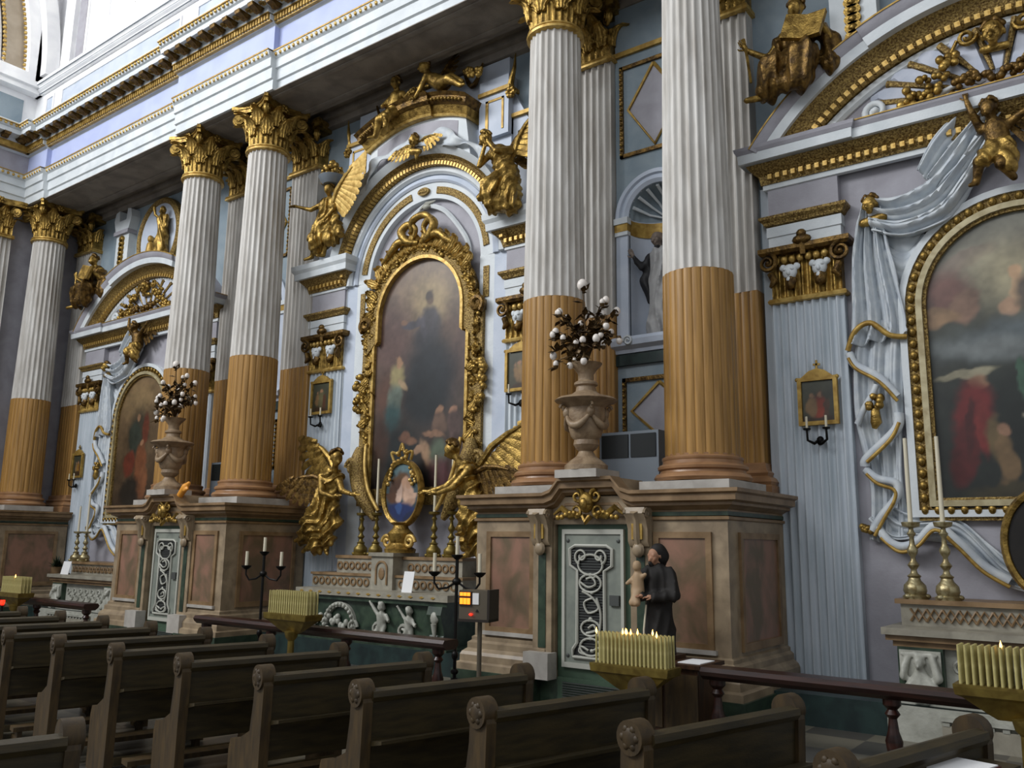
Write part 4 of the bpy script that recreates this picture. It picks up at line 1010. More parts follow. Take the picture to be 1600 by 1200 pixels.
    trim('gilded_hem', [(-2.70,10.93,1.74), (-2.5,10.90,1.58), (-2.3,10.90,1.64), (-2.1,10.91,1.83), (-1.9,10.91,1.66), (-1.65,10.91,1.38), (-1.40,10.92,1.22)], .022, 'gold_paint')
    trim('rolled_hem', [(-2.9,10.98,3.12), (-2.80,10.94,3.30), (-2.70,10.93,3.45), (-2.64,10.94,3.58)], .04, 'stucco')
    # gilded cherub that holds the curtain, rosettes below
    hc = (-2.56+D, 10.86, 5.86)
    sculpt('cherub_head', head_caps(hc, (-.15,-1,-.2), .95)+[((-2.66+D,10.92,5.66),(-2.42+D,10.92,5.70),.06,.06)], 'gold', t, .016)
    sculpt('cherub_hair', hair_caps(hc, (-.15,-1,-.2), 1.05), 'gold_dark', t, .016)
    rs = MB(); rn = random.Random(4)
    for k in range(14): rs.ball((-2.68+D+rn.uniform(-.09,.09), 10.95+rn.uniform(-.04,.02), 3.36+rn.uniform(-.09,.09)), .045, 7, 5)
    rs.tube([(-2.68+D,10.95,3.28), (-2.67+D,10.93,3.12), (-2.70+D,10.95,3.05)], [.05,.07,.03], 7); rs.build('gilded_rosette', 'gold', t, smooth=60)
    rs = MB()
    for k in range(8): rs.ball((-2.86+D+rn.uniform(-.06,.06), 10.97, 1.86+rn.uniform(-.05,.05)), .04, 7, 5)
    rs.build('gilded_tassel', 'gold', t, smooth=60)
    return t
curtain(RX, 'white stucco curtain with zigzag gilded hem beside the large right painting')
curtain(LX, 'white stucco curtain hanging beside the far left painting')

# ---- side altars
def side_altar(x0, label):
    t = thing('side_altar', label, 'altar', (x0, 10.2, .03), 'marble side altars')
    h = 1.44; yf = 10.05
    MB().box(x0-h-.02, x0+h+.02, yf-.05, 11.1, .66, .72).box(x0-h+.04, x0+h-.04, yf, 11.1, .60, .66).build('mensa_moulding', 'marble_tan', t)
    MB().box(x0-h-.05, x0+h+.05, yf-.10, 11.1, .72, .79).build('mensa', 'marble_altar', t)
    MB().box(x0-h+.05, x0+h-.05, 10.45, 11.1, .79, 1.02).build('predella', 'marble_altar', t)
    MB().box(x0-h, x0+h, 10.40, 11.1, 1.02, 1.07).build('predella_ledge', 'marble_tan', t)
    zz = MB()
    n = 16
    for k in range(n):
        x = x0-h+.15+(2*h-.3)*k/n; w = (2*h-.3)/n
        zz.tube([(x, 10.44, .84), (x+w*.5, 10.43, .97), (x+w, 10.44, .84)], .014, 5); zz.tube([(x, 10.44, .97), (x+w*.5, 10.43, .84), (x+w, 10.44, .97)], .014, 5)
    zz.build('inlaid_lattice', 'marble_tan', t)
    MB().box(x0-h+.12, x0+h-.12, yf+.10, 11.1, .03, .60).build('front_panel', 'marble_white', t)
    for s in (-1, 1):
        x = x0+s*(h-.30)
        MB().box(x-.22, x+.22, yf+.0, 11.0, .03, .60).build('corner_pier', 'marble_green', t)
        q = P((x, yf-.02, .03))
        MB().box(x-.20, x+.20, yf-.02, yf+.02, .30, .57).build('console_tablet', 'marble_white', t)
        sculpt('carved_console', head_caps(q(0,-.03,.42), (0,-1,-.2), .62)+[(q(-.12,0,.46), q(-.17,-.02,.28), .04, .05), (q(.12,0,.46), q(.17,-.02,.28), .04, .05), (q(0,-.01,.34), q(-.14,-.03,.12), .05, .06), (q(0,-.01,.34), q(.14,-.03,.12), .05, .06), (q(0,0,.28), q(0,0,.08), .07, .10), (q(-.16,0,.5), q(.16,0,.5), .03, .03)], 'marble_white', t, .013, ((14,4,2),(2,2,4),.008))
    r_ = MB()
    for k in range(13): r_.tube(spiral((x0-.78+.13*k, yf+.09, .36+.05*(-1)**k), .085, .02, 1.2, 12, (1,0,0), (0,0,(-1)**k)), .018, 5)
    r_.build('foliage_relief', 'marble_white', t, smooth=60)
    MB().box(x0-h+.04, x0+h-.04, yf-.04, 11.0, .03, .14).build('base_step', 'marble_white', t)
    MB().box(x0-h-.0, x0+h+.0, 9.80, 9.895, FZ, .0).box(x0-h+.0, x0+h-.0, 9.80, 10.1, .0, .03).build('plinth', 'marble_white', t)
    MB().box(x0-h+.52, x0+h-.52, 9.76, 9.80, FZ, -.10).build('plinth_panel', 'marble_altar', t)
    MB().box(x0-h+.50, x0+h-.50, 9.74, 9.80, -.06, -.02).build('plinth_moulding', 'marble_white', t)
    dp = local(MB().box(-.03,.03,-.03,.02,-.02,.02), 'plinth_dentil', 'marble_white', t); scatter(dp, t, [(x0-h+.56+k*.13, 9.785, -.085) for k in range(14)])
    return t
s1 = side_altar(RX, 'carved marble altar below the large right painting')
copy_tree(s1, (LX-RX, 0, 0), 'carved white marble altar far away below the left painting')

def candlestick(loc, h, candle, label, group, material='silver_gilt'):
    # baluster candlestick with a tall candle
    t = thing('candlestick', label, 'candlestick', loc, group); x, y, z = loc
    k = h/.85
    MB().lathe([(.02,0),(.13,.0),(.135,.03),(.11,.05),(.125,.09),(.115,.15),(.07,.20),(.06,.23),(.075,.25),(.04,.28),(.03,.32),(.065,.37),(.03,.42),(.025,.46),(.05,.50),(.06,.54),(.03,.60),(.024,.68),(.05,.72),(.028,.75),(.025,.78),(.09,.80),(.10,.84),(.10,.85),(.02,.85)], 16, x, y, z).xform(Matrix.Translation((0,0,z)) @ Matrix.Diagonal((1,1,k,1)) @ Matrix.Translation((0,0,-z))).build('stem', material, t, smooth=50)
    for q in range(3): a = q*2*PI/3; MB().ball((x+.12*math.cos(a), y+.12*math.sin(a), z+.03), (.04,.04,.03), 7, 5).build('foot', material, t, smooth=50)
    MB().tube([(x,y,z+h-.01), (x,y,z+h+candle)], [.026,.021], 10).build('candle', 'wax', t, smooth=50)
    MB().tube([(x,y,z+h+candle), (x,y,z+h+candle+.025)], .003, 4).build('wick', 'dark', t)
    return t
G = 'candlesticks on the side altars'
candlestick((-2.28, 10.55, 1.07), .84, .95, 'outer baluster candlestick on the right altar ledge, next to the fluted pilaster', G)
candlestick((-1.95, 10.55, 1.07), .84, .95, 'inner baluster candlestick on the right altar ledge, in front of the painting', G)
candlestick((-20.95, 10.6, 1.07), .70, .6, 'left candlestick of the two on the far left altar', G)
candlestick((-20.55, 10.6, 1.07), .70, .9, 'right candlestick of the two on the far left altar', G)
# oval picture leaning on the right altar
t = thing('oval_picture', 'dark oval picture in a gilded frame cut by the right edge, on the altar', 'picture', (-.95, 10.62, 1.07))
ov = lambda a, b, y, n=40: [(-.95+a*math.cos(q), y, 1.68+b*math.sin(q)) for q in np.linspace(0, 2*PI, n+1)[:-1]]
MB().loops([ov(.47,.61,10.72), ov(.47,.61,10.64), ov(.44,.58,10.60), ov(.40,.53,10.62), ov(.39,.52,10.66)]).build('frame', 'gold', t, smooth=40)
MB().loops([ov(.39,.52,10.64), ov(.39,.52,10.70)]).build('picture', 'habit', t)
MB().box(-1.2, -.7, 10.6, 10.8, 1.07, 1.12).build('foot', 'gold', t)

# ---- stations of the cross with their sconces
def station(xc, y, zb, w, h, label, layers, seed, sconce=True):
    t = thing('station_picture', label, 'picture', (xc, y, zb), 'small framed stations on the altar pilasters')
    f = MB()
    for q in ((-w/2, w/2, 0, .05), (-w/2, w/2, h-.05, h), (-w/2, -w/2+.05, .05, h-.05), (w/2-.05, w/2, .05, h-.05)): f.box(xc+q[0], xc+q[1], y-.06, y, zb+q[2], zb+q[3])
    f.prism([(xc-w*.4,zb+h), (xc-w*.2,zb+h+.08), (xc,zb+h+.11), (xc+w*.2,zb+h+.08), (xc+w*.4,zb+h)], 'y', y-.05, y)
    for s in (-1, 1): f.ball((xc+s*w/2, y-.04, zb+h-.02), .03, 7, 5)
    f.build('frame', 'gold_paint', t)
    MB().box(xc-.012, xc+.012, y-.03, y-.01, zb+h+.1, zb+h+.22).box(xc-.045, xc+.045, y-.03, y-.01, zb+h+.15, zb+h+.175).build('cross', 'gold_paint', t)
    canvas('picture', xc, y-.03, zb+.05, zb+h-.05, w/2-.05, w/2-.05, layers, t, 24, 34, top=zb+h-.049, seed=seed)
    if sconce:
        for s in (-1, 1):
            x = xc+s*w*.24; b = MB()
            b.tube([(xc+s*.03, y-.02, zb-.20), (xc+s*.05, y-.10, zb-.24), (x, y-.14, zb-.20), (x, y-.15, zb-.08)], [.022,.02,.016,.014], 7)
            b.lathe([(.01,0),(.045,.01),(.05,.03),(.02,.035)], 10, x, y-.15, zb-.08); b.ball((xc, y-.02, zb-.2), (.05,.02,.06), 8, 6)
            b.build('sconce_arm', 'iron', t, smooth=50)
            MB().tube([(x, y-.15, zb-.06), (x, y-.15, zb+.10)], .016, 8).build('candle', 'wax', t, smooth=50)
    return t
def stl(zb, h, c): return [('grad', zb, zb+h, (.20,.19,.13), (.26,.27,.22)), E(0,zb+h*.4,.08,h*.28,c,0,.4), E(-.09,zb+h*.42,.05,h*.2,(.46,.36,.24)), E(.1,zb+h*.35,.05,h*.22,(.30,.20,.14)), E(.0,zb+h*.68,.03,.035,(.56,.42,.32)), E(-.09,zb+h*.66,.025,.03,(.52,.40,.30)), E(0,zb+h*.12,.2,.05,(.22,.16,.10))]
station(-3.36, 10.99, 3.14, .50, .62, 'small framed red-robed scene with two candles on the near right pilaster', stl(3.14,.62,(.52,.20,.12)), 31)
station(-12.85, 10.99, 4.03, .58, .66, 'small olive framed scene on the pilaster left of the central painting', stl(4.03,.66,(.36,.34,.24)), 33)
station(-8.05, 10.99, 4.03, .62, .70, 'small framed scene right of the central painting, half hidden by a column', stl(4.03,.70,(.50,.40,.26)), 35)
station(-22.05, 10.99, 3.12, .50, .62, 'small gold framed scene on the far left pilaster', stl(3.12,.62,(.50,.36,.14)), 37)

# ================================================================ central altarpiece
XM = -10.38
t = thing('central_altarpiece', 'tall central altarpiece with round arch and gilded broken pediment', 'altarpiece', (XM, 11.0, .03))
CA = t
for s in (-1, 1):
    xc = XM+s*2.47
    z1 = altar_pilaster(t, xc, .49, 11.0, 4.86, 9)
    a, b = xc-.49, xc+.49
    MB().box(a, b, 10.995, 11.2, z1, 6.55).build('frieze_block', 'lilac', t)
    MB().uwrap(a, b, 11.0, 11.2, [(0,6.46),(.03,6.47),(.03,6.52),(0,6.54)]).build('bed_moulding', 'white', t)
    MB().uwrap(a, b, 11.0, 11.2, [(0,6.52),(.05,6.52),(.08,6.64),(.17,6.74),(.20,6.78),(0,6.78)]).build('gilt_course', 'gold_relief', t)
    MB().uwrap(a, b, 11.0, 11.2, [(0,6.78),(.26,6.78),(.27,6.90),(.31,6.96),(.32,7.06),(0,7.08)]).build('corona', 'white', t)
    dentils(t, a, b, 10.93, 6.60)
    # white strips leading up beside the arch
    MB().box(*sorted((XM+s*1.96, XM+s*2.16)), 11.04, 11.2, .03, 6.5).build('jamb_strip', 'white', t)
zc = 6.50
def hole(w, h, z0, z1, r_): return [(XM-w,z0), (XM-r_,z0), (XM-r_,zc)]+[(XM-r_*math.cos(q), zc+r_*math.sin(q)) for q in np.linspace(0, PI, 33)]+[(XM+r_,zc), (XM+r_,z0), (XM+w,z0), (XM+w,z1), (XM-w,z1)]
MB().prism(hole(2.0, 0, .03, 8.9, 1.68), 'y', 11.05, 11.2).build('arch_wall', 'white_blue', t)
MB().prism([(XM-3.0,6.9),(XM-3.0,7.6),(XM-1.9,9.6),(XM-1.9,10.12),(XM+1.9,10.12),(XM+1.9,9.6),(XM+3.0,7.6),(XM+3.0,6.9),(XM+2.0,6.9),(XM+2.0,8.8),(XM-2.0,8.8),(XM-2.0,6.9)], 'y', 11.1, 11.2).build('attic_wall', 'white_blue', t)
def carc(prof, name, m_, a0=0, a1=PI): return MB().arc(prof, XM, zc, a0, a1, 56).build(name, m_, t, smooth=30)
carc([(2.10,10.84),(2.16,10.78),(2.24,10.72),(2.24,11.1),(2.10,11.1)], 'archivolt_cyma', 'white', .26, PI-.26)
carc([(1.94,10.96),(1.98,10.92),(2.06,10.88),(2.11,10.80),(2.11,11.1),(1.94,11.1)], 'archivolt_gilt', 'gold_relief', .08, PI-.08)
carc([(1.80,11.0),(1.84,10.95),(1.93,10.97),(1.93,11.1),(1.80,11.1)], 'archivolt_inner', 'white')
carc([(1.66,11.02),(1.70,10.99),(1.78,11.02),(1.78,11.12),(1.66,11.12)], 'arch_moulding', 'white_blue')
n = 74; d = local(MB().box(-.026,.026,-.07,.03,-.034,.034), 'dentil', 'gold_bright', t)
angs = [.10+(PI-.20)*k/(n-1) for k in range(n)]
scatter(d, t, [(XM+1.965*math.cos(q), 10.92, zc+1.965*math.sin(q)) for q in angs], [(0, PI/2-q, 0) for q in angs])
# intrados: coved band with gilded foliage and an inner arch, receding into the wall
MB().arc([(1.36,11.06),(1.66,11.04),(1.66,11.2),(1.36,11.2)], XM, zc, 0, PI, 56).build('arch_band', 'white', t, smooth=30)
for k in range(2):
    a0, a1 = ((.12, 1.36), (PI-1.36, PI-.12))[k]
    MB().arc([(1.44,11.05),(1.45,11.03),(1.57,11.02),(1.58,11.05)], XM, zc, a0, a1, 30).build('foliage_band', 'gold_relief', t, smooth=30)
mb = MB(); mb.prism([(XM+.14*math.cos(q), 8.01+.075*math.sin(q)) for q in np.linspace(0, 2*PI, 21)[:-1]], 'y', 11.0, 11.06)
for k in range(5): mb.ball((XM-.08+.04*k, 11.0, 8.01), (.03,.02,.045), 6, 4)
mb.build('keystone_rosette', 'gold_relief', t, smooth=40)
for s in (-1, 1):
    x0_, x1_ = sorted((XM+s*1.36, XM+s*1.68)); MB().box(x0_, x1_, 11.05, 11.2, .03, zc).build('arch_jamb', 'white', t)
    MB().box(XM+s*1.51-.06, XM+s*1.51+.06, 11.03, 11.06, 5.75, 6.3).build('jamb_foliage', 'gold_relief', t)
MB().box(XM-1.36, XM+1.36, 11.17, 11.2, .03, zc).prism([(XM-1.36*math.cos(q), zc+1.36*math.sin(q)) for q in np.linspace(0, PI, 33)], 'y', 11.17, 11.2).build('niche_back', 'lilac', t)
for q in (PI*.33, PI*.67):
    MB().ctube([(XM, 11.10, zc+1.28), (XM+.95*math.cos(q), 11.12, zc+.30+.86*math.sin(q)), (XM+1.9*math.cos(q), 11.13, zc+.45), (XM+2.1*math.cos(q), 11.14, zc+.05)], .05, 6).build('vault_rib', 'white', t, smooth=50)
sp = MB(); sp.ball((XM+.05, 11.06, 7.72), (.10,.05,.06), 8, 6); sp.tube([(XM-.15,11.08,7.70),(XM+.05,11.05,7.76),(XM+.25,11.08,7.80)], [.01,.05,.01], 6); sp.build('dove', 'marble_white', t, smooth=50)
# upper panel with ribbon and cherub, gilded segmental cornice
cz2, R2 = 6.42, 3.22
top = [(XM+2.90*math.sin(q), cz2+2.90*math.cos(q)) for q in np.linspace(.42, -.42, 21)]
bot = [(XM-2.24*math.sin(q), zc+2.24*math.cos(q)) for q in np.linspace(.62, -.62, 21)]
MB().prism(top+bot, 'y', 10.78, 11.15).build('upper_panel', 'white', t)
top = [(XM+2.80*math.sin(q), cz2+2.80*math.cos(q)) for q in np.linspace(.37, -.37, 21)]
bot = [(XM-2.26*math.sin(q), zc+2.26*math.cos(q)) for q in np.linspace(.46, -.46, 21)]
MB().prism(top+bot, 'y', 10.772, 10.8).build('upper_panel_field', 'lilac', t)
ha = math.asin(1.40/R2)
for a, b, dy, sc in ((PI/2-ha, PI/2+ha, 0, 1), (PI/2-.16, PI/2+.16, -.0, 1)):
    dy = 0 if a < PI/2-.2 else -.06
    MB().arc([(2.86,10.72+dy),(2.90,10.70+dy),(2.90,11.15),(2.86,11.15)], XM, cz2, a, b, 24).build('pediment_gilt_fillet', 'gold_bright', t, smooth=30)
    MB().arc([(2.90,10.72+dy),(3.04,10.64+dy),(3.04,11.15),(2.90,11.15)], XM, cz2, a, b, 24).build('pediment_cove', 'gold', t, smooth=30)
    MB().arc([(3.04,10.62+dy),(3.08,10.56+dy),(3.16,10.54+dy),(3.22,10.48+dy),(3.22,11.15),(3.04,11.15)], XM, cz2, a, b, 24).build('pediment_cyma', 'gold_dark', t, smooth=30)
n = 30; d = local(MB().ball((0,0,0), (.035,.03,.035), 7, 5), 'gilt_bead', 'gold', t, 50)
angs = [PI/2-ha+.04+(2*ha-.08)*k/(n-1) for k in range(n)]
scatter(d, t, [(XM+3.10*math.cos(q), 10.53, cz2+3.10*math.sin(q)) for q in angs])
g = []
for k in range(61):
    q = -.82+1.64*k/60; wv = math.sin(k*.75); r_ = 2.36+.03*math.sin(k*.5)
    tw = .11+.035*math.sin(k*.33)
    g.append([(XM+(r_+tw*v)*math.sin(q), 10.70+.05*wv*v-.05*math.cos(k*.4), zc+(r_+tw*v)*math.cos(q)+(.05*math.sin(k*.21)*v)) for v in (-1,-.5,0,.5,1)])
mb = MB(); mb.sheet(g); o = mb.build('ribbon', 'stucco', t, smooth=70, fix=False); m_ = o.modifiers.new('thickness', 'SOLIDIFY'); m_.thickness = .018
hc = (XM+.12, 10.60, 8.82)
sculpt('cherub_head', head_caps(hc, (-.1,-1,-.3), .95)+[((XM+.02,10.66,8.66),(XM+.2,10.66,8.62),.07,.05),((XM+.12,10.68,8.62),(XM+.10,10.68,8.5),.06,.02)], 'gold', t, .016)
sculpt('cherub_hair', hair_caps(hc, (-.1,-1,-.3), 1.0), 'gold_dark', t, .016)
wing('cherub_wing', (XM+.2,10.66,8.80), (1,-.1,.12), (.25,0,-1), .42, 'gold', t, 6)
wing('cherub_wing', (XM+.04,10.66,8.78), (-1,-.1,-.05), (-.25,0,-1), .42, 'gold', t, 6)
# attic blocks with gilded lines beside the pediment
for s in (-1, 1):
    MB().box(*sorted((XM+s*1.35, XM+s*2.0)), 10.95, 11.2, 8.6, 9.7).build('attic_block', 'white_blue', t)
    MB().box(*sorted((XM+s*1.35, XM+s*2.05)), 10.90, 11.2, 9.40, 9.47).build('attic_moulding', 'gold_paint', t)
    MB().box(*sorted((XM+s*2.0, XM+s*3.1)), 11.04, 11.2, 8.9, 8.97).build('string_course', 'gold_paint', t)
    f = MB()
    for q in ((1.50,1.56,8.7,9.3), (1.86,1.90,8.7,9.3), (1.50,1.90,9.26,9.3)): f.box(*sorted((XM+s*q[0], XM+s*q[1])), 10.935, 10.96, q[2], q[3])
    f.build('attic_panel_line', 'gold_paint', t)
    ga_ = MB(); pts = [(XM+s*(.9+.45*u_), 11.02, 10.15-.38*math.sin(PI*u_)) for u_ in np.linspace(0,1,13)]
    ga_.tube(pts, [.02+.03*math.sin(PI*k/12) for k in range(13)], 6); ga_.build('attic_garland', 'gold_dark', t, smooth=50)
    ho = MB(); ho.tube([(XM+s*2.05,11.0,9.30), (XM+s*2.02,10.98,9.5), (XM+s*2.10,10.98,9.8), (XM+s*2.12,10.98,10.05)], [.05,.06,.035,.01], 7)
    for k in range(6): ho.ball((XM+s*2.05+.07*math.cos(k), 10.95, 9.32+.07*math.sin(k)), .05, 6, 4)
    ho.build('flower_horn', 'gold', t, smooth=50)

# ---- the central painting in its carved frame
t = thing('altar_painting', 'tall arched oil painting of dark figures in a heavy carved gold frame', 'painting', (XM, 11.0, 2.5))
PXc = XM+.06; zs2 = 5.68
def lower_ring(mb, h0, h1, z0, z1, y0, y1):
    for s in (-1, 1): mb.box(*sorted((PXc+s*h0, PXc+s*h1)), y0, y1, z0, z1)
    return mb
for s in (-1, 1): MB().box(*sorted((PXc+s*1.13, PXc+s*1.44)), 10.98, 11.12, 2.45, 5.62).build('side_rail', 'gold_relief', t)
MB().box(PXc-1.44, PXc+1.44, 10.98, 11.12, 2.25, 2.55).build('bottom_rail', 'gold_relief', t)
arch_ring(MB(), PXc, 5.3, zs2, 1.02, 1.28, 10.93, 11.12, bot=False).build('arched_rail', 'gold_relief', t, smooth=30)
arch_ring(MB(), PXc, 5.25, zs2, .99, 1.05, 10.90, 11.12, bot=False).build('sight_edge', 'gold_bright', t, smooth=30)
for s in (-1, 1): MB().box(*sorted((PXc+s*1.10, PXc+s*1.16)), 10.94, 11.1, 2.5, 5.25).box(*sorted((PXc+s*1.0, PXc+s*1.16)), 10.94, 11.1, 5.22, 5.28).build('sight_edge', 'gold_bright', t)
for s in (-1, 1): MB().ctube(spiral((PXc+s*1.34, 10.93, 5.62), .15, .03, 1.3, 16, (s,0,0), (0,0,1), -1.0), .055, 7, 2).box(*sorted((PXc+s*1.16, PXc+s*1.46)), 10.95, 11.12, 5.52, 5.70).build('shoulder', 'gold_dark', t, smooth=50)
lf = leaf_mesh(.24, .30, .12); lo_ = local(lf, 'carved_leaf', 'gold', t, 60)
pts, rots, scs = [], [], []; rn = random.Random(12)
for k in range(44):
    a = PI*k/43; pts.append((PXc-1.17*math.cos(a), 10.94, zs2+1.17*math.sin(a)-.02)); rots.append((rn.uniform(-.3,.1), a-PI/2+rn.uniform(-.3,.3)+(.6 if k % 2 else -.6), 0)); scs.append(rn.uniform(.6,.8))
for s in (-1, 1):
    for k in range(32):
        pts.append((PXc+s*(1.29+rn.uniform(-.05,.05)), 10.99, 2.5+3.0*k/31)); rots.append((rn.uniform(-.3,.3), rn.choice((-.8,.8,2.4,-2.4))+rn.uniform(-.4,.4), 0)); scs.append(rn.uniform(.5,.75))
scatter(lo_, t, pts, rots, scs)
bu = MB()
for s in (-1, 1):
    for k in range(60): bu.ball((PXc+s*(1.28+rn.uniform(-.12,.12)), 10.96+rn.uniform(-.03,.02), 2.5+rn.uniform(0,3.1)), rn.uniform(.025,.05), 7, 5)
    for k in range(14): bu.ball((PXc+s*(1.50+rn.uniform(-.07,.07)), 10.95, 4.3+rn.uniform(-.35,.35)), rn.uniform(.05,.08), 7, 5)
for k in range(90):
    a = rn.uniform(0, PI); r_ = 1.19+rn.uniform(-.09,.10); bu.ball((PXc-r_*math.cos(a), 10.93+rn.uniform(-.02,.03), zs2+r_*math.sin(a)), rn.uniform(.025,.05), 7, 5)
tag(bu.build('carved_fruit', 'gold', t, smooth=60), kind='stuff')
cr = MB(); rn = random.Random(77)
for s in (-1, 1):
    cr.ctube([(PXc+s*.04,10.9,6.98), (PXc+s*.26,10.84,7.02), (PXc+s*.40,10.82,7.22), (PXc+s*.26,10.86,7.36), (PXc+s*.10,10.88,7.24), (PXc+s*.2,10.9,7.02)], [.05,.07,.085,.07,.05,.03], 8)
    cr.ctube([(PXc+s*.1,10.9,6.98), (PXc+s*.45,10.84,7.05), (PXc+s*.7,10.86,6.88), (PXc+s*.95,10.9,6.72)], [.05,.08,.07,.02], 8)
cr.ctube([(PXc-.20,10.88,7.2), (PXc-.14,10.84,7.40), (PXc+.12,10.84,7.46), (PXc+.30,10.86,7.34), (PXc+.30,10.88,7.16)], [.04,.07,.07,.06,.04], 8)
cr.build('crown_of_ribbons', 'gold', t, smooth=60)
cl_ = local(leaf_mesh(.17, .30, .10), 'crown_leaf', 'gold_bright', t, 60)
scatter(cl_, t, [(PXc+1.22*math.sin(q), 10.90, zs2+1.22*math.cos(q)-.02) for q in np.linspace(-1.0, 1.0, 21)], [(rn.uniform(-.5,.1), q+rn.uniform(-.4,.4), 0) for q in np.linspace(-1.0, 1.0, 21)], [rn.uniform(.8,1.05) for q in range(21)])
for s in (-1, 1):
    sc = MB()
    sc.ctube([(PXc+s*1.30,10.92,3.30), (PXc+s*1.30,10.86,2.95), (PXc+s*1.12,10.82,2.45), (PXc+s*.80,10.84,2.0)], [.09,.17,.16,.05], 10)
    sc.tube(spiral((PXc+s*1.46,10.86,2.95), .16, .03, 1.4, 20, (s,0,0), (0,0,1)), .05, 7)
    sc.build('scrolled_foot', 'gold_relief', t, smooth=60)
    MB().ctube([(PXc+s*1.12,10.86,3.34), (PXc+s*1.06,10.80,2.9), (PXc+s*.92,10.78,2.5), (PXc+s*.68,10.80,2.15)], .035, 7).build('scroll_edge', 'gold_bright', t, smooth=60)
canvas('canvas', PXc, 11.0, 2.5, 5.68, 1.12, 1.04, [
    ('grad', 2.4, 6.8, (.14,.12,.11), (.40,.33,.29)),
    E(.2,5.9,.75,.65,(.46,.39,.30),0,.7), E(.2,5.85,.35,.35,(.56,.49,.36),0,.8), E(-.7,5.3,.5,.6,(.33,.25,.23),0,.6), E(.85,5.0,.4,.6,(.32,.24,.21),0,.6),
    E(.18,5.22,.36,.30,(.22,.21,.23),8,.4), E(.2,5.52,.24,.22,(.24,.23,.25),0,.35), E(.2,5.90,.095,.13,(.34,.27,.21),0,.3), E(.2,5.97,.11,.09,(.24,.19,.16),0,.3), E(-.18,5.50,.28,.075,(.25,.24,.27),10,.3), E(-.40,5.55,.07,.05,(.44,.33,.26)), E(.05,5.35,.08,.25,(.28,.27,.30),20,.4), E(.62,5.15,.2,.3,(.36,.28,.23),0,.6),
    E(.25,4.5,.62,.75,(.12,.14,.16),0,.45), E(.1,4.1,.5,.5,(.10,.12,.13),0,.5), E(-.75,4.2,.3,.4,(.30,.21,.17),0,.6),
    E(-.52,4.55,.14,.26,(.50,.46,.32),0,.35), E(-.50,4.82,.07,.09,(.54,.42,.32)), E(-.58,4.12,.15,.30,(.36,.40,.36),-8,.4), E(-.62,3.80,.2,.28,(.18,.28,.28),-8,.4), E(-.4,4.4,.06,.14,(.55,.47,.36),30),
    E(-.4,3.2,.5,.5,(.09,.11,.11),0,.5), E(-.9,3.4,.2,.4,(.24,.16,.12),0,.6), E(.5,3.85,.09,.10,(.55,.42,.33)), E(.82,3.82,.08,.10,(.56,.42,.34)), E(.52,3.62,.16,.2,(.38,.30,.25)), E(.85,3.58,.15,.22,(.33,.26,.24)), E(.40,3.46,.24,.06,(.50,.38,.30),-8),
    E(.25,3.08,.10,.30,(.58,.47,.37),25,.35), E(.08,3.20,.16,.06,(.55,.44,.35),30), E(.5,3.1,.2,.25,(.30,.34,.28),0,.4), E(.55,2.8,.3,.25,(.30,.17,.18),0,.5), E(.9,3.1,.16,.35,(.22,.15,.13)), E(-.3,3.42,.12,.10,(.36,.25,.19)), E(-.12,3.35,.14,.08,(.40,.29,.22)), E(-.1,2.7,.5,.25,(.08,.09,.09),0,.5)],
    t, seed=41)

# ---- central altar
t = thing('central_altar', 'green marble altar with white relief putti below the central painting', 'altar', (XM, 10.3, .03))
MB().box(XM-1.62, XM+1.74, 9.98, 11.0, .67, .74).build('mensa_moulding', 'marble_green', t)
MB().box(XM-1.66, XM+1.78, 9.94, 11.0, .74, .84).build('mensa', 'marble_altar', t)
ml = local(MB().prism([(-.05,0),(0,.02),(.05,0),(0,-.02)], 'y', -.01, .02), 'mensa_inlay', 'gold_paint', t)
scatter(ml, t, [(XM-1.5+.23*k, 9.94, .79) for k in range(14)])
MB().box(XM-1.5, XM+1.6, 10.06, 11.0, .03, .67).build('front_panel', 'marble_green', t)
rl = MB()
rl.arc([(.30,10.0),(.30,10.07),(.38,10.07),(.38,10.0)], XM-.62, .26, 0, PI, 20)
for k in range(14): a = PI*k/13; rl.ball((XM-.62+.34*math.cos(a), 9.99, .26+.34*math.sin(a)), .035, 7, 5)
rl.build('wreath_relief', 'marble_white', t, smooth=50)
def putto_caps(x, y, z, s, armup=1):
    q = P((x,y,z), s)
    return [(q(0,0,.38), q(0,0,.55), .10*s, .11*s), (q(0,-.02,.74), q(0,-.03,.78), .09*s, .085*s), (q(-.05,0,.35), q(-.10,-.08,.2), .07*s, .055*s), (q(-.1,-.08,.2), q(-.08,-.02,.02), .05*s, .035*s), (q(.06,0,.35), q(.08,-.06,.18), .07*s, .055*s), (q(.08,-.06,.18), q(.1,0,.02), .05*s, .035*s),
            (q(-.1,0,.58), q(-.22,-.02,.60+.1*armup), .045*s, .04*s), (q(-.22,-.02,.60+.1*armup), q(-.32,-.04,.68+.16*armup), .04*s, .03*s), (q(.1,0,.58), q(.2,-.03,.46), .045*s, .04*s), (q(.2,-.03,.46), q(.26,-.08,.5), .04*s, .03*s)]
for x, s_ in ((XM+.36, .78), (XM+.95, .72)):
    sculpt('putto_relief', putto_caps(x, 10.02, .03, s_), 'marble_white', t, .018, (( 14,0,9),(3,0,7),.008))
rl = MB()
for k in range(7): rl.tube(spiral((XM-1.28+.2*k if k < 2 else XM-.3+.28*(k-2), 10.02, .20+.06*(-1)**k), .11, .03, 1.3, 16, (1,0,0), (0,0,(-1)**k)), .028, 6)
for k in range(8): rl.ball((XM-1.15+.07*k, 10.02, .35+.05*math.sin(k*2)), .05, 7, 5)
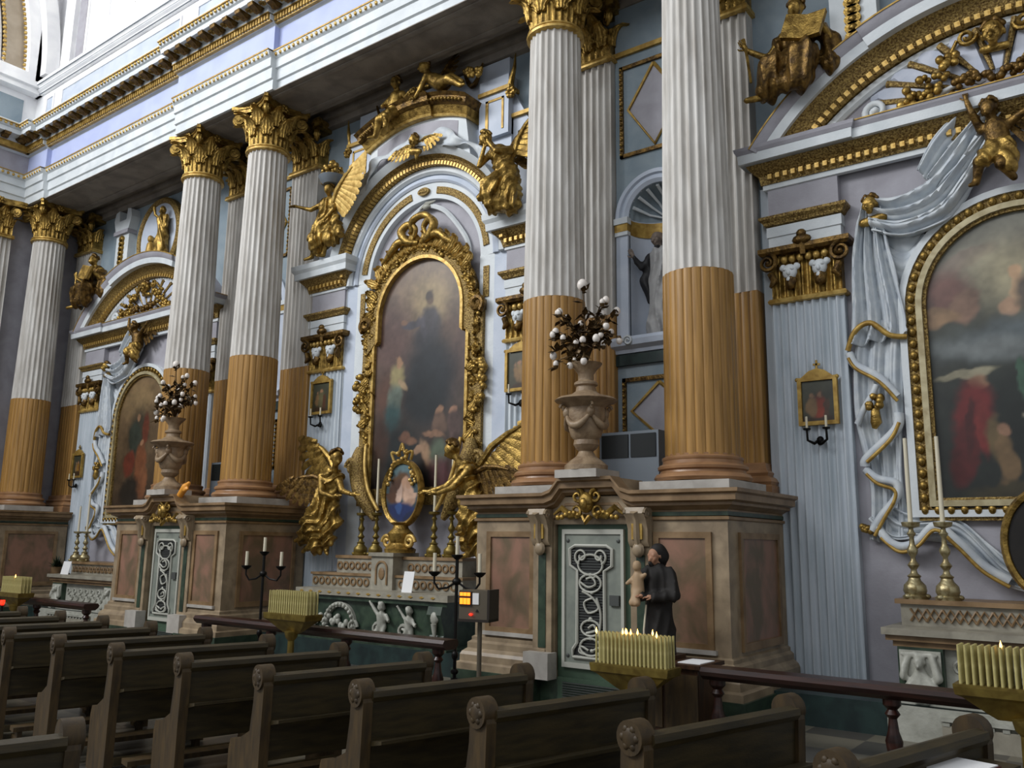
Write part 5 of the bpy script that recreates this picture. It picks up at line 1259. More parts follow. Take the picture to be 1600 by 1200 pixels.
for k in range(9): rl.ctube([(XM-1.3+.31*k, 10.03, .10), (XM-1.2+.31*k, 10.0, .16+.05*(k % 2)), (XM-1.08+.31*k, 10.0, .09), (XM-1.0+.31*k, 10.03, .13)], [.02,.04,.04,.02], 7)
for k in range(6): rl.ball((XM-.78+.065*k, 10.02, .30+.06*math.sin(k*1.3)), (.05,.04,.06), 7, 5)
tag(rl.build('foliage_relief', 'marble_white', t, smooth=60), kind='stuff')
for s in (-1, 1):
    x = XM+.05+s*1.46; c = MB(); c.prism([(10.05,.67),(9.98,.67),(9.94,.55),(10.0,.40),(10.03,.25),(9.96,.12),(9.95,.03),(10.05,.03)], 'x', x-.14, x+.14); c.build('corner_console', 'marble_green', t)
    c = MB(); c.ball((x, 9.97, .5), (.08,.05,.10), 8, 6); c.tube([(x, 9.96, .42), (x, 9.98, .2)], [.05,.02], 6); c.build('console_relief', 'marble_white', t, smooth=60)
MB().box(XM-1.7, XM+1.8, 9.92, 11.0, .0, .06).build('base_step', 'marble_green', t)
MB().box(XM-1.9, XM+1.60, 10.50, 11.05, .84, 1.04).build('lower_gradine', 'marble_altar', t)
MB().box(XM-1.92, XM+1.62, 10.47, 11.05, 1.04, 1.08).build('gradine_ledge', 'marble_tan', t)
MB().box(XM-1.45, XM+1.45, 10.66, 11.05, 1.08, 1.33).build('upper_gradine', 'marble_altar', t)
MB().box(XM-1.47, XM+1.47, 10.63, 11.05, 1.33, 1.38).build('gradine_ledge', 'marble_tan', t)
ri = MB().loops([[(.07*math.cos(q)*c, y_, .07*math.sin(q)*c) for q in np.linspace(0, 2*PI, 17)[:-1]] for c, y_ in ((1,.02),(1,-.015),(.6,-.015),(.6,.02))]); ro = local(ri, 'inlaid_ring', 'marble_tan', t, 40)
rp = [(XM-1.8+.16*k, 10.495, .94) for k in range(9)]+[(XM+.30+.16*k, 10.495, .94) for k in range(8)]+[(XM-1.36+.15*k, 10.655, 1.205) for k in range(7)]+[(XM+.35+.15*k, 10.655, 1.205) for k in range(7)]
scatter(ro, t, rp)
tb = MB(); tb.box(XM-.34, XM+.16, 10.42, 11.0, .84, 1.38).box(XM-.38, XM+.20, 10.38, 11.0, 1.38, 1.44); tb.build('tabernacle', 'marble_altar', t)
tb = MB(); tb.arc([(.11,10.40),(.14,10.40),(.14,10.43),(.11,10.43)], XM-.09, 1.17, 0, PI, 14); tb.box(XM-.23, XM-.20, 10.40, 10.43, .92, 1.17).box(XM+.02, XM+.05, 10.40, 10.43, .92, 1.17); tb.ball((XM-.09,10.41,1.1), (.07,.02,.1), 8, 6); tb.build('tabernacle_door', 'marble_tan', t)
# things on the altar
G = 'candlesticks on the central altar'
for x, zz, ch, l in ((-11.45, 1.38, .72, 'first candlestick from the left on the central altar'), (-11.08, 1.38, .95, 'second candlestick from the left on the central altar, left of the oval icon'), (-9.72, 1.38, .95, 'candlestick right of the oval icon on the central altar'), (-9.34, 1.38, 1.02, 'rightmost candlestick on the central altar, by the gilded angel')):
    candlestick((x, 10.85, zz), .74, ch, l, G, 'brass')
t = thing('altar_card', 'white card standing on the central altar table', 'card', (-9.6, 10.2, .84))
MB().prism([(10.14,.84),(10.20,1.16),(10.21,1.16),(10.15,.84)], 'x', -9.74, -9.52).build('sheet', 'paper', t)
MB().prism([(10.17,.90),(10.26,.84),(10.27,.84),(10.18,.91)], 'x', -9.66, -9.60).build('prop', 'paper', t)
t = thing('oval_icon', 'oval blue and gold icon of a mother and child on a gilded stand', 'icon', (-10.36, 10.72, 1.44))
IX = -10.36; IZ = 2.44; IY = 10.72
ov = lambda a, b, y, n=44: [(IX+a*math.cos(q), y, IZ+b*math.sin(q)) for q in np.linspace(0, 2*PI, n+1)[:-1]]
MB().loops([ov(.47,.58,IY+.06), ov(.47,.58,IY-.02), ov(.44,.55,IY-.06), ov(.39,.50,IY-.03), ov(.38,.49,IY+.02)]).build('frame', 'gold', t, smooth=40)
o = canvas('picture', IX, IY-.0, IZ-.49, IZ, .3, .385, [
    ('grad', IZ-.5, IZ+.5, (.10,.11,.12), (.30,.38,.40)), E(.0,IZ+.32,.24,.18,(.34,.44,.46)), E(-.05,IZ+.12,.22,.2,(.34,.24,.15)), E(-.15,IZ,.14,.2,(.28,.18,.12)), E(.05,IZ+.12,.09,.11,(.66,.52,.42)), E(.12,IZ-.06,.12,.16,(.68,.56,.48)), E(-.06,IZ-.05,.05,.15,(.66,.56,.50),-8), E(.13,IZ+.08,.06,.07,(.66,.52,.42)), E(.1,IZ-.18,.15,.05,(.62,.50,.42),15), E(0,IZ-.34,.33,.17,(.09,.14,.30)), E(-.06,IZ-.28,.06,.1,(.16,.26,.44)), E(.2,IZ-.4,.1,.1,(.08,.12,.24))], t, 50, 60, seed=51)
for v in o.data.vertices:      # the sheet follows the oval
    z_ = v.co.z+WL[t.name][2]-IZ; k_ = math.sqrt(max(0, 1-(z_/.495)**2)); w_ = (.3 if z_ <= 0 else .385*math.sqrt(max(1-(z_/.385)**2, 1e-4)))
    v.co.x = v.co.x*(.385*k_/max(w_, 1e-3)) if True else 0
    if z_ > 0: v.co.z = WL[t.name][2]*0+(IZ+z_*(.495/.385)-WL[t.name][2]); v.co.x = (v.co.x/(max(k_,1e-3)))*math.sqrt(max(0, 1-(z_/.385)**2))
cr = MB(); rn = random.Random(6)
for k in range(46):
    a = rn.uniform(.15, PI-.15); r_ = rn.uniform(0, 1); cr.ball((IX+(.40-.22*r_)*math.cos(a), IY-.03+rn.uniform(-.03,.03), IZ+.50*math.sin(a)+.05+.24*r_*math.sin(a)), rn.uniform(.022,.042), 7, 5)
cr.ctube([(IX-.2,IY-.02,IZ+.56), (IX-.24,IY-.04,IZ+.70), (IX-.08,IY-.04,IZ+.68), (IX,IY-.04,IZ+.84), (IX+.08,IY-.04,IZ+.68), (IX+.24,IY-.04,IZ+.70), (IX+.2,IY-.02,IZ+.56)], .025, 6)
cr.build('crest', 'gold_bright', t, smooth=60)
MB().lathe([(.02,0),(.26,.0),(.27,.06),(.20,.10),(.16,.16),(.20,.24),(.22,.32),(.14,.40),(.12,.46),(.18,.50),(.02,.52)], 20, IX, IY, 1.44).build('stand', 'gold', t, smooth=50)
for s in (-1, 1): MB().tube(spiral((IX+s*.26, IY-.05, 1.62), .12, .03, 1.4, 18, (s,0,0), (0,0,1)), .035, 7).build('stand_scroll', 'gold_bright', t, smooth=60)

# ================================================================ gilded figures
def statue(name, label, cat, base, group=None): return thing(name, label, cat, base, group)
# -- standing angel with a flower basket, left of the arch
b = (-12.75, 10.72, 7.07); t = statue('angel_statue', 'gilded winged angel carrying a flower basket on its head, left of the arch', 'statue', b, 'gilded angels of the central altar')
q = P(b)
caps = head_caps(q(.22,-.12,1.36), (.35,-1,-.2), 1.0)+[(q(.2,-.06,1.2), q(.21,-.1,1.28), .055, .05), (q(.06,0,.82), q(.16,-.04,1.10), .15, .15), (q(.02,-.06,1.14), q(.32,-.04,1.14), .07, .07),
    (q(.0,-.06,1.14), q(-.28,-.14,1.05), .062, .05), (q(-.28,-.14,1.05), q(-.55,-.26,1.14), .048, .034), (q(.34,-.04,1.12), q(.42,-.16,.9), .06, .05), (q(.42,-.16,.9), q(.30,-.24,.72), .048, .035),
    (q(-.02,0,.78), q(-.12,-.12,.42), .10, .075), (q(-.12,-.12,.42), q(-.30,-.02,.10), .07, .045), (q(-.30,-.02,.10), q(-.40,-.12,.04), .045, .035), (q(.14,0,.78), q(.16,-.08,.42), .10, .075), (q(.16,-.08,.42), q(.02,0,.08), .07, .045), (q(.02,0,.08), q(.0,-.14,.04), .045, .035)]
ex = MB(); hand(ex, q(-.56,-.27,1.145), (-.9,-.3,.15), (0,0,1), 1.0); hand(ex, q(.30,-.25,.71), (-.5,-.3,-.6), (-.5,-.8,0), 1.0)
sculpt('body', caps, 'gold', t, .02, extra=ex)
sculpt('robe', [(q(.16,-.04,1.08), q(.06,-.02,.74), .175, .20), (q(.06,-.02,.72), q(-.04,-.06,.40), .20, .24), (q(-.04,-.06,.40), q(-.12,-.04,.30), .22, .2), (q(.2,.0,.7), q(.30,-.06,.34), .12, .16), (q(.36,-.1,.9), q(.48,-.06,.45), .08, .12), (q(-.08,-.06,.55), q(-.22,-.1,.46), .14, .1)], 'gold', t, .02, ((16,4,-5),(2,3,6),.022))
sculpt('hair', hair_caps(q(.22,-.12,1.36), (.35,-1,-.2), 1.1), 'gold_dark', t, .018)
wing('wing', q(.30,-.10,1.0), (.66,-.12,.76), (.62,0,-.75), .92, 'gold_bright', t, 11)
wing('wing', q(.0,.08,1.10), (-.55,.25,.55), (-.35,.1,-.95), .55, 'gold_dark', t, 7)
bk = MB(); bk.lathe([(.02,0),(.17,.0),(.22,.06),(.26,.14),(.27,.16),(.02,.17)], 18, *q(.24,-.08,1.47)); bk.build('basket', 'vent_grey', t, smooth=50)
fl = MB(); rn = random.Random(21)
for k in range(46): a = rn.uniform(0, 2*PI); r_ = rn.uniform(0, .24); fl.ball(q(.24+r_*math.cos(a), -.08+r_*math.sin(a)*.8, 1.66+rn.uniform(0,.30)*(1-r_*2.4)), rn.uniform(.035,.06), 7, 5)
fl.build('flowers', 'gold', t, smooth=60)
# -- kneeling angel with hand at the face, right of the arch
b = (-8.20, 10.70, 7.10); t = statue('angel_statue', 'gilded winged angel resting its cheek on its hand, right of the arch', 'statue', b, 'gilded angels of the central altar')
q = P(b)
caps = head_caps(q(-.24,-.28,1.16), (-.8,-.55,-.5), 1.05)+[(q(-.14,-.18,1.0), q(-.18,-.22,1.08), .06, .055), (q(.05,-.02,.58), q(-.06,-.12,.92), .16, .16), (q(-.2,-.16,.94), q(.1,-.06,.96), .075, .075), (q(-.22,-.18,.92), q(-.32,-.34,.68), .062, .05), (q(-.32,-.34,.68), q(-.20,-.36,.98), .048, .036),
    (q(.12,-.06,.94), q(.02,-.34,.86), .06, .05), (q(.02,-.34,.86), q(-.14,-.36,1.06), .046, .034), (q(0,-.05,.5), q(-.12,-.34,.30), .11, .08), (q(-.12,-.34,.30), q(-.16,-.28,-.06), .075, .045), (q(.12,0,.5), q(.14,-.25,.2), .11, .08), (q(.14,-.25,.2), q(.20,.0,0), .07, .045)]
ex = MB(); hand(ex, q(-.20,-.36,.99), (.1,.0,1), (1,.4,0), .95); hand(ex, q(-.14,-.36,1.07), (-.1,.2,1), (1,.4,0), .95)
sculpt('body', caps, 'gold', t, .02, extra=ex)
sculpt('robe', [(q(-.05,-.1,.86), q(.04,-.02,.55), .18, .2), (q(.04,-.04,.5), q(-.06,-.3,.26), .2, .17), (q(-.06,-.3,.26), q(-.1,-.2,-.02), .18, .17), (q(.12,-.1,.4), q(.16,-.1,-.02), .2, .2), (q(-.18,-.3,.36), q(-.28,-.3,.12), .1, .08)], 'gold', t, .02, ((13,3,-6),(3,2,5),.022))
sculpt('hair', hair_caps(q(-.24,-.28,1.16), (-.8,-.55,-.5), 1.12), 'gold', t, .018)
wing('wing', q(.10,.04,.86), (.35,.1,.95), (.85,.1,-.35), .85, 'gold', t, 8)
wing('wing', q(-.02,.1,.86), (.05,.3,.95), (.5,.2,-.5), .7, 'gold_dark', t, 7)
# -- two putti reclining on the top pediment
b = (-10.86, 10.58, 9.35); t = statue('putto_statue', 'gilded putto sitting upright on the left of the top pediment', 'statue', b, 'gilded putti on the top pediment')
q = P(b)
caps = head_caps(q(.16,-.08,.72), (.1,-1,-.25), .98)+[(q(.14,0,.56), q(.15,-.04,.62), .06, .06), (q(.08,0,.24), q(.12,0,.46), .155, .14), (q(0,0,.50), q(.26,0,.50), .07, .07), (q(-.02,0,.50), q(-.14,-.10,.32), .06, .05), (q(-.14,-.10,.32), q(-.04,-.2,.26), .045, .035), (q(.28,0,.5), q(.42,-.06,.36), .06, .05), (q(.42,-.06,.36), q(.54,-.10,.40), .045, .035),
    (q(.02,-.04,.16), q(-.16,-.16,.04), .11, .085), (q(-.16,-.16,.04), q(-.30,-.10,-.24), .08, .05), (q(-.30,-.1,-.24), q(-.38,-.2,-.28), .045, .035), (q(.14,-.04,.16), q(.08,-.22,.02), .11, .085), (q(.08,-.22,.02), q(.02,-.14,-.16), .08, .05)]
ex = MB(); hand(ex, q(-.04,-.2,.26), (.8,-.5,-.1), (0,0,1), .8); hand(ex, q(.54,-.10,.40), (1,-.2,.1), (0,0,1), .8)
sculpt('body', caps, 'gold', t, .018, extra=ex)
sculpt('hair', hair_caps(q(.16,-.08,.72), (.1,-1,-.25), 1.05), 'gold_dark', t, .017)
sculpt('drape', [(q(-.22,-.12,.0), q(.1,-.2,.08), .07, .08), (q(.1,-.22,.06), q(.06,-.2,-.18), .07, .05), (q(-.45,-.05,.1), q(-.3,-.1,-.1), .03, .04)], 'gold', t, .018, ((14,4,9),(3,2,5),.012))
b = (-9.72, 10.60, 9.62); t = statue('putto_statue', 'gilded putto reclining on its side on the right of the top pediment', 'statue', b, 'gilded putti on the top pediment')
q = P(b)
caps = head_caps(q(-.24,-.12,.52), (-.9,-.6,-.1), .98)+[(q(-.18,-.04,.36), q(-.2,-.08,.42), .06, .06), (q(.10,0,.12), q(-.10,0,.26), .15, .14), (q(-.16,-.14,.30), q(-.10,.10,.32), .07, .07), (q(-.18,-.14,.28), q(-.30,-.16,.06), .06, .05), (q(-.30,-.16,.06), q(-.42,-.14,-.04), .045, .04), (q(-.06,.1,.3), q(-.3,.05,.22), .05, .045), (q(-.3,.05,.22), q(-.46,-.05,.20), .042, .034),
    (q(.14,-.06,.10), q(.36,-.14,.06), .115, .09), (q(.36,-.14,.06), q(.62,-.10,-.12), .085, .05), (q(.62,-.1,-.12), q(.74,-.14,-.16), .04, .03), (q(.14,.04,.12), q(.34,-.02,.16), .11, .085), (q(.34,-.02,.16), q(.58,-.0,.0), .08, .05)]
ex = MB(); hand(ex, q(-.42,-.14,-.04), (-.9,-.2,-.1), (0,0,1), .8); hand(ex, q(-.46,-.05,.20), (-1,-.2,.1), (0,0,1), .8)
sculpt('body', caps, 'gold', t, .018, extra=ex)
sculpt('hair', hair_caps(q(-.24,-.12,.52), (-.9,-.6,-.1), 1.05), 'gold_dark', t, .017)
wing('wing', q(-.02,.1,.30), (.25,.2,.95), (.9,.1,-.2), .42, 'gold_dark', t, 6)
g = MB(); rn = random.Random(8)
for k in range(40): g.ball(q(-.62+.10*rn.random()+.25*(k % 2)*rn.random(), -.12+.1*rn.random(), -.1+.28*rn.random()), rn.uniform(.03,.05), 6, 4)
g.build('flower_garland', 'gold', t, smooth=60); g = MB()
for k in range(34): u_ = k/33; g.ball(q(.52+.42*u_+rn.uniform(-.05,.05), .1, .22-.12*u_+rn.uniform(-.06,.08)), rn.uniform(.03,.055), 6, 4)
g.build('flower_garland', 'gold', t, smooth=60)
# -- seated figures with a book on the side pediments
def prophet(base, label):
    t = statue('seated_statue', label, 'statue', base, 'seated gilded figures on the side pediments'); q = P(base)
    caps = head_caps(q(.02,-.16,1.22), (.0,-1,-.25), 1.1)+[(q(.02,-.06,1.02), q(.02,-.12,1.12), .065, .06), (q(0,0,.55), q(.02,-.04,.92), .18, .17), (q(-.2,-.04,.94), q(.24,-.04,.94), .085, .085), (q(-.22,-.04,.92), q(-.40,-.10,.66), .075, .06), (q(-.40,-.10,.66), q(-.66,-.22,.82), .055, .042),
        (q(.26,-.04,.92), q(.42,-.14,.68), .075, .06), (q(.42,-.14,.68), q(.38,-.34,.80), .055, .042), (q(-.1,-.04,.5), q(-.26,-.36,.44), .13, .095), (q(-.26,-.36,.44), q(-.40,-.24,.04), .09, .055), (q(-.40,-.24,.04), q(-.62,-.40,-.02), .055, .045), (q(.12,-.04,.5), q(.16,-.40,.46), .13, .095), (q(.16,-.40,.46), q(.10,-.30,.06), .09, .055)]
    ex = MB(); hand(ex, q(-.66,-.22,.82), (-.4,-.2,.9), (0,-1,.2), 1.15, .2); hand(ex, q(.38,-.34,.80), (-.8,-.2,.3), (0,-1,.2), 1.1)
    sculpt('body', caps, 'gold', t, .022, extra=ex)
    sculpt('robe', [(q(0,-.02,.9), q(0,0,.5), .20, .22), (q(-.06,-.1,.46), q(-.24,-.36,.42), .2, .17), (q(.1,-.1,.46), q(.16,-.40,.44), .2, .17), (q(-.24,-.36,.42), q(-.36,-.26,.12), .17, .19), (q(.16,-.40,.42), q(.08,-.32,.12), .17, .2), (q(-.36,-.28,.14), q(.08,-.32,.12), .14, .15), (q(-.2,-.04,.9), q(-.36,-.06,.68), .11, .1), (q(.24,-.04,.9), q(.42,-.1,.7), .12, .12), (q(.42,-.04,.7), q(.40,-.1,.3), .12, .13)], 'gold_dark', t, .02, ((9,6,.5),(2,2,1.5),.026))
    sculpt('hair', hair_caps(q(.02,-.16,1.22), (.0,-1,-.25), 1.2), 'gold_dark', t, .018)
    bk = MB(); M = Matrix.Translation(q(.18,-.40,.80)) @ Matrix.Rotation(R(12), 4, 'Y') @ Matrix.Rotation(R(-14), 4, 'X')
    bk.prism([(-.26,-.04),(0,.02),(.26,-.04),(.26,.03),(0,.08),(-.26,.03)], 'z', -.19, .19); bk.xform(M); bk.build('book', 'gold', t)
    st = MB(); st.tube([q(-.60,-.26,.30), q(-.66,-.24,.82), q(-.70,-.22,1.0)], [.02,.024,.03], 6); st.build('scroll', 'gold', t, smooth=50)
    return t
pr = prophet((-3.30, 10.78, 7.52), 'gilded seated figure holding an open book on the right pediment')
copy_tree(pr, (LX-RX, 0, 0), 'gilded seated figure on the far left pediment')
# -- angels holding up the curtains
def curtain_angel(x0, label):
    b = (x0-.10, 10.80, 6.05); t = statue('curtain_angel', label, 'statue', b, 'dark gilded angels over the side paintings'); q = P(b)
    caps = head_caps(q(-.02,-.08,.62), (-.3,-1,-.4), .95)+[(q(0,0,.46), q(-.01,-.04,.54), .055, .055), (q(.04,.02,.18), q(.02,0,.40), .14, .13), (q(-.12,0,.42), q(.14,0,.42), .065, .065), (q(-.13,0,.42), q(-.20,-.12,.62), .055, .045), (q(-.20,-.12,.62), q(-.24,-.1,.78), .042, .034), (q(.15,0,.42), q(.34,-.06,.50), .055, .045), (q(.34,-.06,.50), q(.48,-.06,.62), .042, .034),
        (q(0,0,.12), q(-.16,-.12,-.02), .1, .08), (q(-.16,-.12,-.02), q(-.22,-.06,-.24), .07, .045), (q(-.22,-.06,-.24), q(-.28,-.12,-.28), .04, .03), (q(.08,0,.12), q(.06,-.14,-.1), .1, .08), (q(.06,-.14,-.1), q(.16,-.04,-.26), .07, .045)]
    ex = MB(); hand(ex, q(-.24,-.1,.78), (-.1,0,1), (0,-1,0), .8); hand(ex, q(.48,-.06,.62), (.7,0,.6), (0,-1,0), .8)
    sculpt('body', caps, 'gold_dark', t, .018, extra=ex)
    sculpt('drape', [(q(.0,-.04,.14), q(-.1,-.14,.0), .13, .11), (q(.1,-.04,.14), q(.12,-.08,-.1), .12, .12)], 'gold', t, .018, ((14,4,9),(3,2,5),.014))
    sculpt('hair', hair_caps(q(-.02,-.08,.62), (-.3,-1,-.4), 1.02), 'gold_dark', t, .017)
    wing('wing', q(.1,.06,.36), (.75,.1,.6), (.5,0,-.8), .55, 'gold_dark', t, 6)
    return t
ca_ = curtain_angel(RX, 'dark gilded angel lifting the curtain over the right painting')
copy_tree(ca_, (LX-RX, 0, 0), 'dark gilded angel lifting the curtain over the far left painting')
# -- big winged angels flanking the oval icon
def icon_angel(mx, label):
    b = (-10.36-mx*1.72, 10.62, 1.40); t = statue('angel_statue', label, 'statue', b, 'big gilded angels beside the oval icon'); q = P(b, 1, mx)
    look = (mx*.9, -.3, -.35)
    caps = head_caps(q(.36,-.20,1.68), look, 1.15)+[(q(.24,-.12,1.46), q(.30,-.16,1.56), .07, .06), (q(.0,-.02,.92), q(.14,-.08,1.32), .18, .18), (q(.0,-.2,1.36), q(.26,.02,1.36), .085, .085), (q(.26,-.04,1.34), q(.50,-.16,1.10), .075, .06), (q(.50,-.16,1.10), q(.84,-.22,1.02), .055, .04), (q(.0,-.2,1.34), q(.2,-.36,1.06), .075, .06), (q(.2,-.36,1.06), q(.52,-.36,.98), .055, .04),
        (q(-.08,0,.86), q(-.02,-.2,.46), .13, .10), (q(-.02,-.2,.46), q(-.36,-.04,.18), .09, .06), (q(-.36,-.04,.18), q(-.62,-.02,.02), .055, .045), (q(.06,0,.86), q(.14,-.16,.44), .13, .1), (q(.14,-.16,.44), q(.06,-.06,.04), .09, .055), (q(.06,-.06,.04), q(.18,-.14,.0), .05, .04)]
    ex = MB(); hand(ex, q(.84,-.22,1.02), (mx*.95,-.1,.05), (0,-.2,1), 1.15); hand(ex, q(.52,-.36,.98), (mx*.9,-.1,.2), (0,-.3,1), 1.15)
    sculpt('body', caps, 'gold', t, .024, extra=ex)
    sculpt('robe', [(q(.14,-.08,1.3), q(-.02,-.02,.9), .20, .24), (q(-.04,-.04,.86), q(-.16,-.16,.52), .26, .26), (q(-.16,-.14,.5), q(-.14,-.08,.16), .22, .2), (q(-.2,-.04,.5), q(-.52,-.02,.30), .22, .18), (q(-.52,-.02,.30), q(-.80,-.02,.20), .14, .06), (q(-.12,.0,.9), q(-.46,.02,.56), .17, .15), (q(.04,-.12,.6), q(.16,-.1,.22), .17, .12), (q(.1,-.06,.9), q(.24,-.02,.5), .14, .12)], 'gold', t, .02, ((9,3,-8),(2,3,5),.036))
    sculpt('hair', hair_caps(q(.36,-.20,1.68), look, 1.25), 'gold_dark', t, .02)
    wing('wing', q(.05,.10,1.42), (-mx*.72,.1,.70), (-mx*.6,0,-.85), 1.05, 'gold', t, 9)
    wing('wing', q(-.02,-.10,1.30), (-mx*.85,-.15,.10), (-mx*.1,0,-1), .80, 'gold_dark', t, 8)
    return t
icon_angel(1, 'big gilded winged angel left of the oval icon, reaching towards it')
icon_angel(-1, 'big gilded winged angel right of the oval icon, partly behind the near pedestal')

# ================================================================ other statues
# friar with a child on the wooden stand
b = (-4.52, 8.75, .42); t = statue('friar_statue', 'painted statue of a friar in a dark habit holding a child, beside the grey door', 'statue', b); q = P(b)
sculpt('habit', [(q(0,0,.04), q(0,0,.5), .20, .16), (q(0,0,.5), q(.02,-.02,.86), .15, .145), (q(-.12,-.02,.90), q(.14,-.02,.90), .075, .075), (q(.16,-.02,.88), q(.24,-.08,.66), .075, .07), (q(.24,-.08,.66), q(.06,-.20,.64), .065, .06), (q(-.13,-.02,.88), q(-.18,-.1,.68), .07, .065), (q(-.18,-.1,.68), q(-.06,-.20,.64), .06, .055), (q(0,.03,.95), q(0,.05,1.0), .075, .07)], 'habit', t, .018, ((16,10,0),(0,0,4),.012))
hand(MB(), q(.05,-.20,.64), (-.9,-.3,.1), (0,-.3,1), .75).build('hand', 'skin', t, smooth=60); hand(MB(), q(-.06,-.20,.64), (-.3,-.8,.2), (0,-.3,1), .75).build('hand', 'skin', t, smooth=60)
sculpt('head', head_caps(q(-.01,-.03,1.08), (-.35,-1,-.25), .78)+[(q(0,0,.96), q(0,-.01,1.02), .045, .045)], 'skin', t, .014)
sculpt('hair', [(q(.01,-.0,1.13), q(.03,.03,1.08), .092, .092), (q(.05,.02,1.05), q(.0,.06,1.0), .06, .07), (q(-.04,-.10,1.0), q(-.03,-.09,.97), .03, .025)], 'habit', t, .016)
sculpt('child', [(q(-.15,-.18,.70), q(-.15,-.18,.86), .075, .06), (q(-.15,-.2,.96), q(-.15,-.2,.98), .052, .05), (q(-.13,-.2,.70), q(-.17,-.27,.58), .055, .045), (q(-.17,-.2,.70), q(-.12,-.27,.58), .055, .045), (q(-.2,-.18,.84), q(-.25,-.24,.78), .032, .024), (q(-.11,-.18,.84), q(-.05,-.20,.88), .032, .024)], 'child_robe', t, .014)
MB().tube([q(-.06,-.17,.56), q(-.07,-.21,.3), q(-.06,-.23,.1)], .010, 6).build('cord', 'wax', t)
MB().box(-4.74, -4.30, 8.56, 8.95, .42, .46).build('base', 'stand_wood', t)
# white-robed saint in the niche
def niche_saint(xc, label):
    b = (xc, 11.24, 4.68); t = statue('niche_statue', label, 'statue', b, 'white robed saints in the wall niches'); q = P(b)
    sculpt('robe', [(q(0,0,.05), q(0,0,.8), .24, .19), (q(0,0,.8), q(.0,-.02,1.2), .18, .17), (q(-.14,0,1.24), q(.16,0,1.24), .085, .085), (q(.16,0,1.22), q(.24,-.1,.98), .08, .07), (q(-.05,-.12,.1), q(-.05,-.1,.7), .1, .08)], 'habit_white', t, .02, ((16,10,0),(0,0,4),.018))
    sculpt('cloak', [(q(-.16,.02,1.22), q(-.24,.0,.9), .10, .11), (q(-.24,.0,.9), q(-.20,.02,.55), .11, .06), (q(-.15,0,1.24), q(-.26,-.12,1.06), .075, .06), (q(-.26,-.12,1.06), q(-.34,-.22,1.2), .055, .045), (q(0,.08,1.25), q(0,.1,.3), .18, .2), (q(-.03,-.04,1.36), q(.02,.03,1.44), .07, .09)], 'cloak_black', t, .02, ((12,8,2),(0,2,4),.014))
    hand(MB(), q(-.34,-.22,1.2), (-.4,-.3,.9), (0,-1,.3), .95).build('hand', 'skin_grey', t, smooth=60)
    sculpt('head', head_caps(q(-.02,-.06,1.48), (-.35,-1,-.2), .95)+[(q(0,0,1.3), q(-.01,-.03,1.4), .055, .05)], 'skin_grey', t, .016)
    return t
ns = niche_saint((CX['d']+CX['e'])/2-.02, 'white robed saint with a dark cloak raising a hand in the near niche')
copy_tree(ns, (BAY, 0, 0), 'white robed saint in the far niche mostly hidden by columns')

# ================================================================ urns with lamp bouquets
def urn(xc, label):
    y = 9.16; t = thing('stone_urn', label, 'urn', (xc, y, 2.43), 'carved stone urns on the pedestals')
    MB().box(xc-.30, xc+.30, y-.26, y+.30, 2.42, 2.52).build('block', 'slab', t)
    MB().lathe([(.02,2.52),(.27,2.52),(.27,2.58),(.20,2.64),(.12,2.70),(.09,2.76),(.13,2.79),(.16,2.84),(.15,2.90),(.19,2.94),(.22,3.05),(.24,3.2),(.24,3.3),(.30,3.36),(.38,3.38),(.40,3.40),(.36,3.43),(.20,3.47),(.13,3.52),(.12,3.58),(.15,3.60),(.15,3.63),(.10,3.66),(.10,3.74),(.14,3.80),(.20,3.86),(.21,3.88),(.02,3.88)], 32, xc, y).build('body', 'vase_stone', t, smooth=40)
    for k in range(4):
        a = -PI/2+k*PI/2; g = MB(); pts = []
        for u_ in np.linspace(-.75, .75, 9): aa = a+u_; pts.append((xc+.25*math.cos(aa), y+.25*math.sin(aa), 3.22-.16*math.cos(u_*2)))
        g.tube(pts, [.02,.03,.04,.05,.05,.05,.04,.03,.02], 7); g.build('swag', 'vase_stone', t, smooth=60)
        g = MB(); aa = a+PI/4; c = (xc+.24*math.cos(aa), y+.24*math.sin(aa), 3.24); g.ball(c, (.06,.06,.08), 8, 6); g.tube(spiral((xc+.28*math.cos(aa), y+.28*math.sin(aa), 3.30), .06, .01, 1.2, 12, (math.cos(aa), math.sin(aa), 0), (0,0,1)), .02, 5); g.build('handle_mask', 'vase_stone', t, smooth=60)
    return t
u_n = urn((CX['d']+CX['e'])/2-.06, 'carved stone urn on the near pedestal between the two nearest columns')
copy_tree(u_n, (BAY, 0, 0), 'carved stone urn on the far pedestal between the far columns')
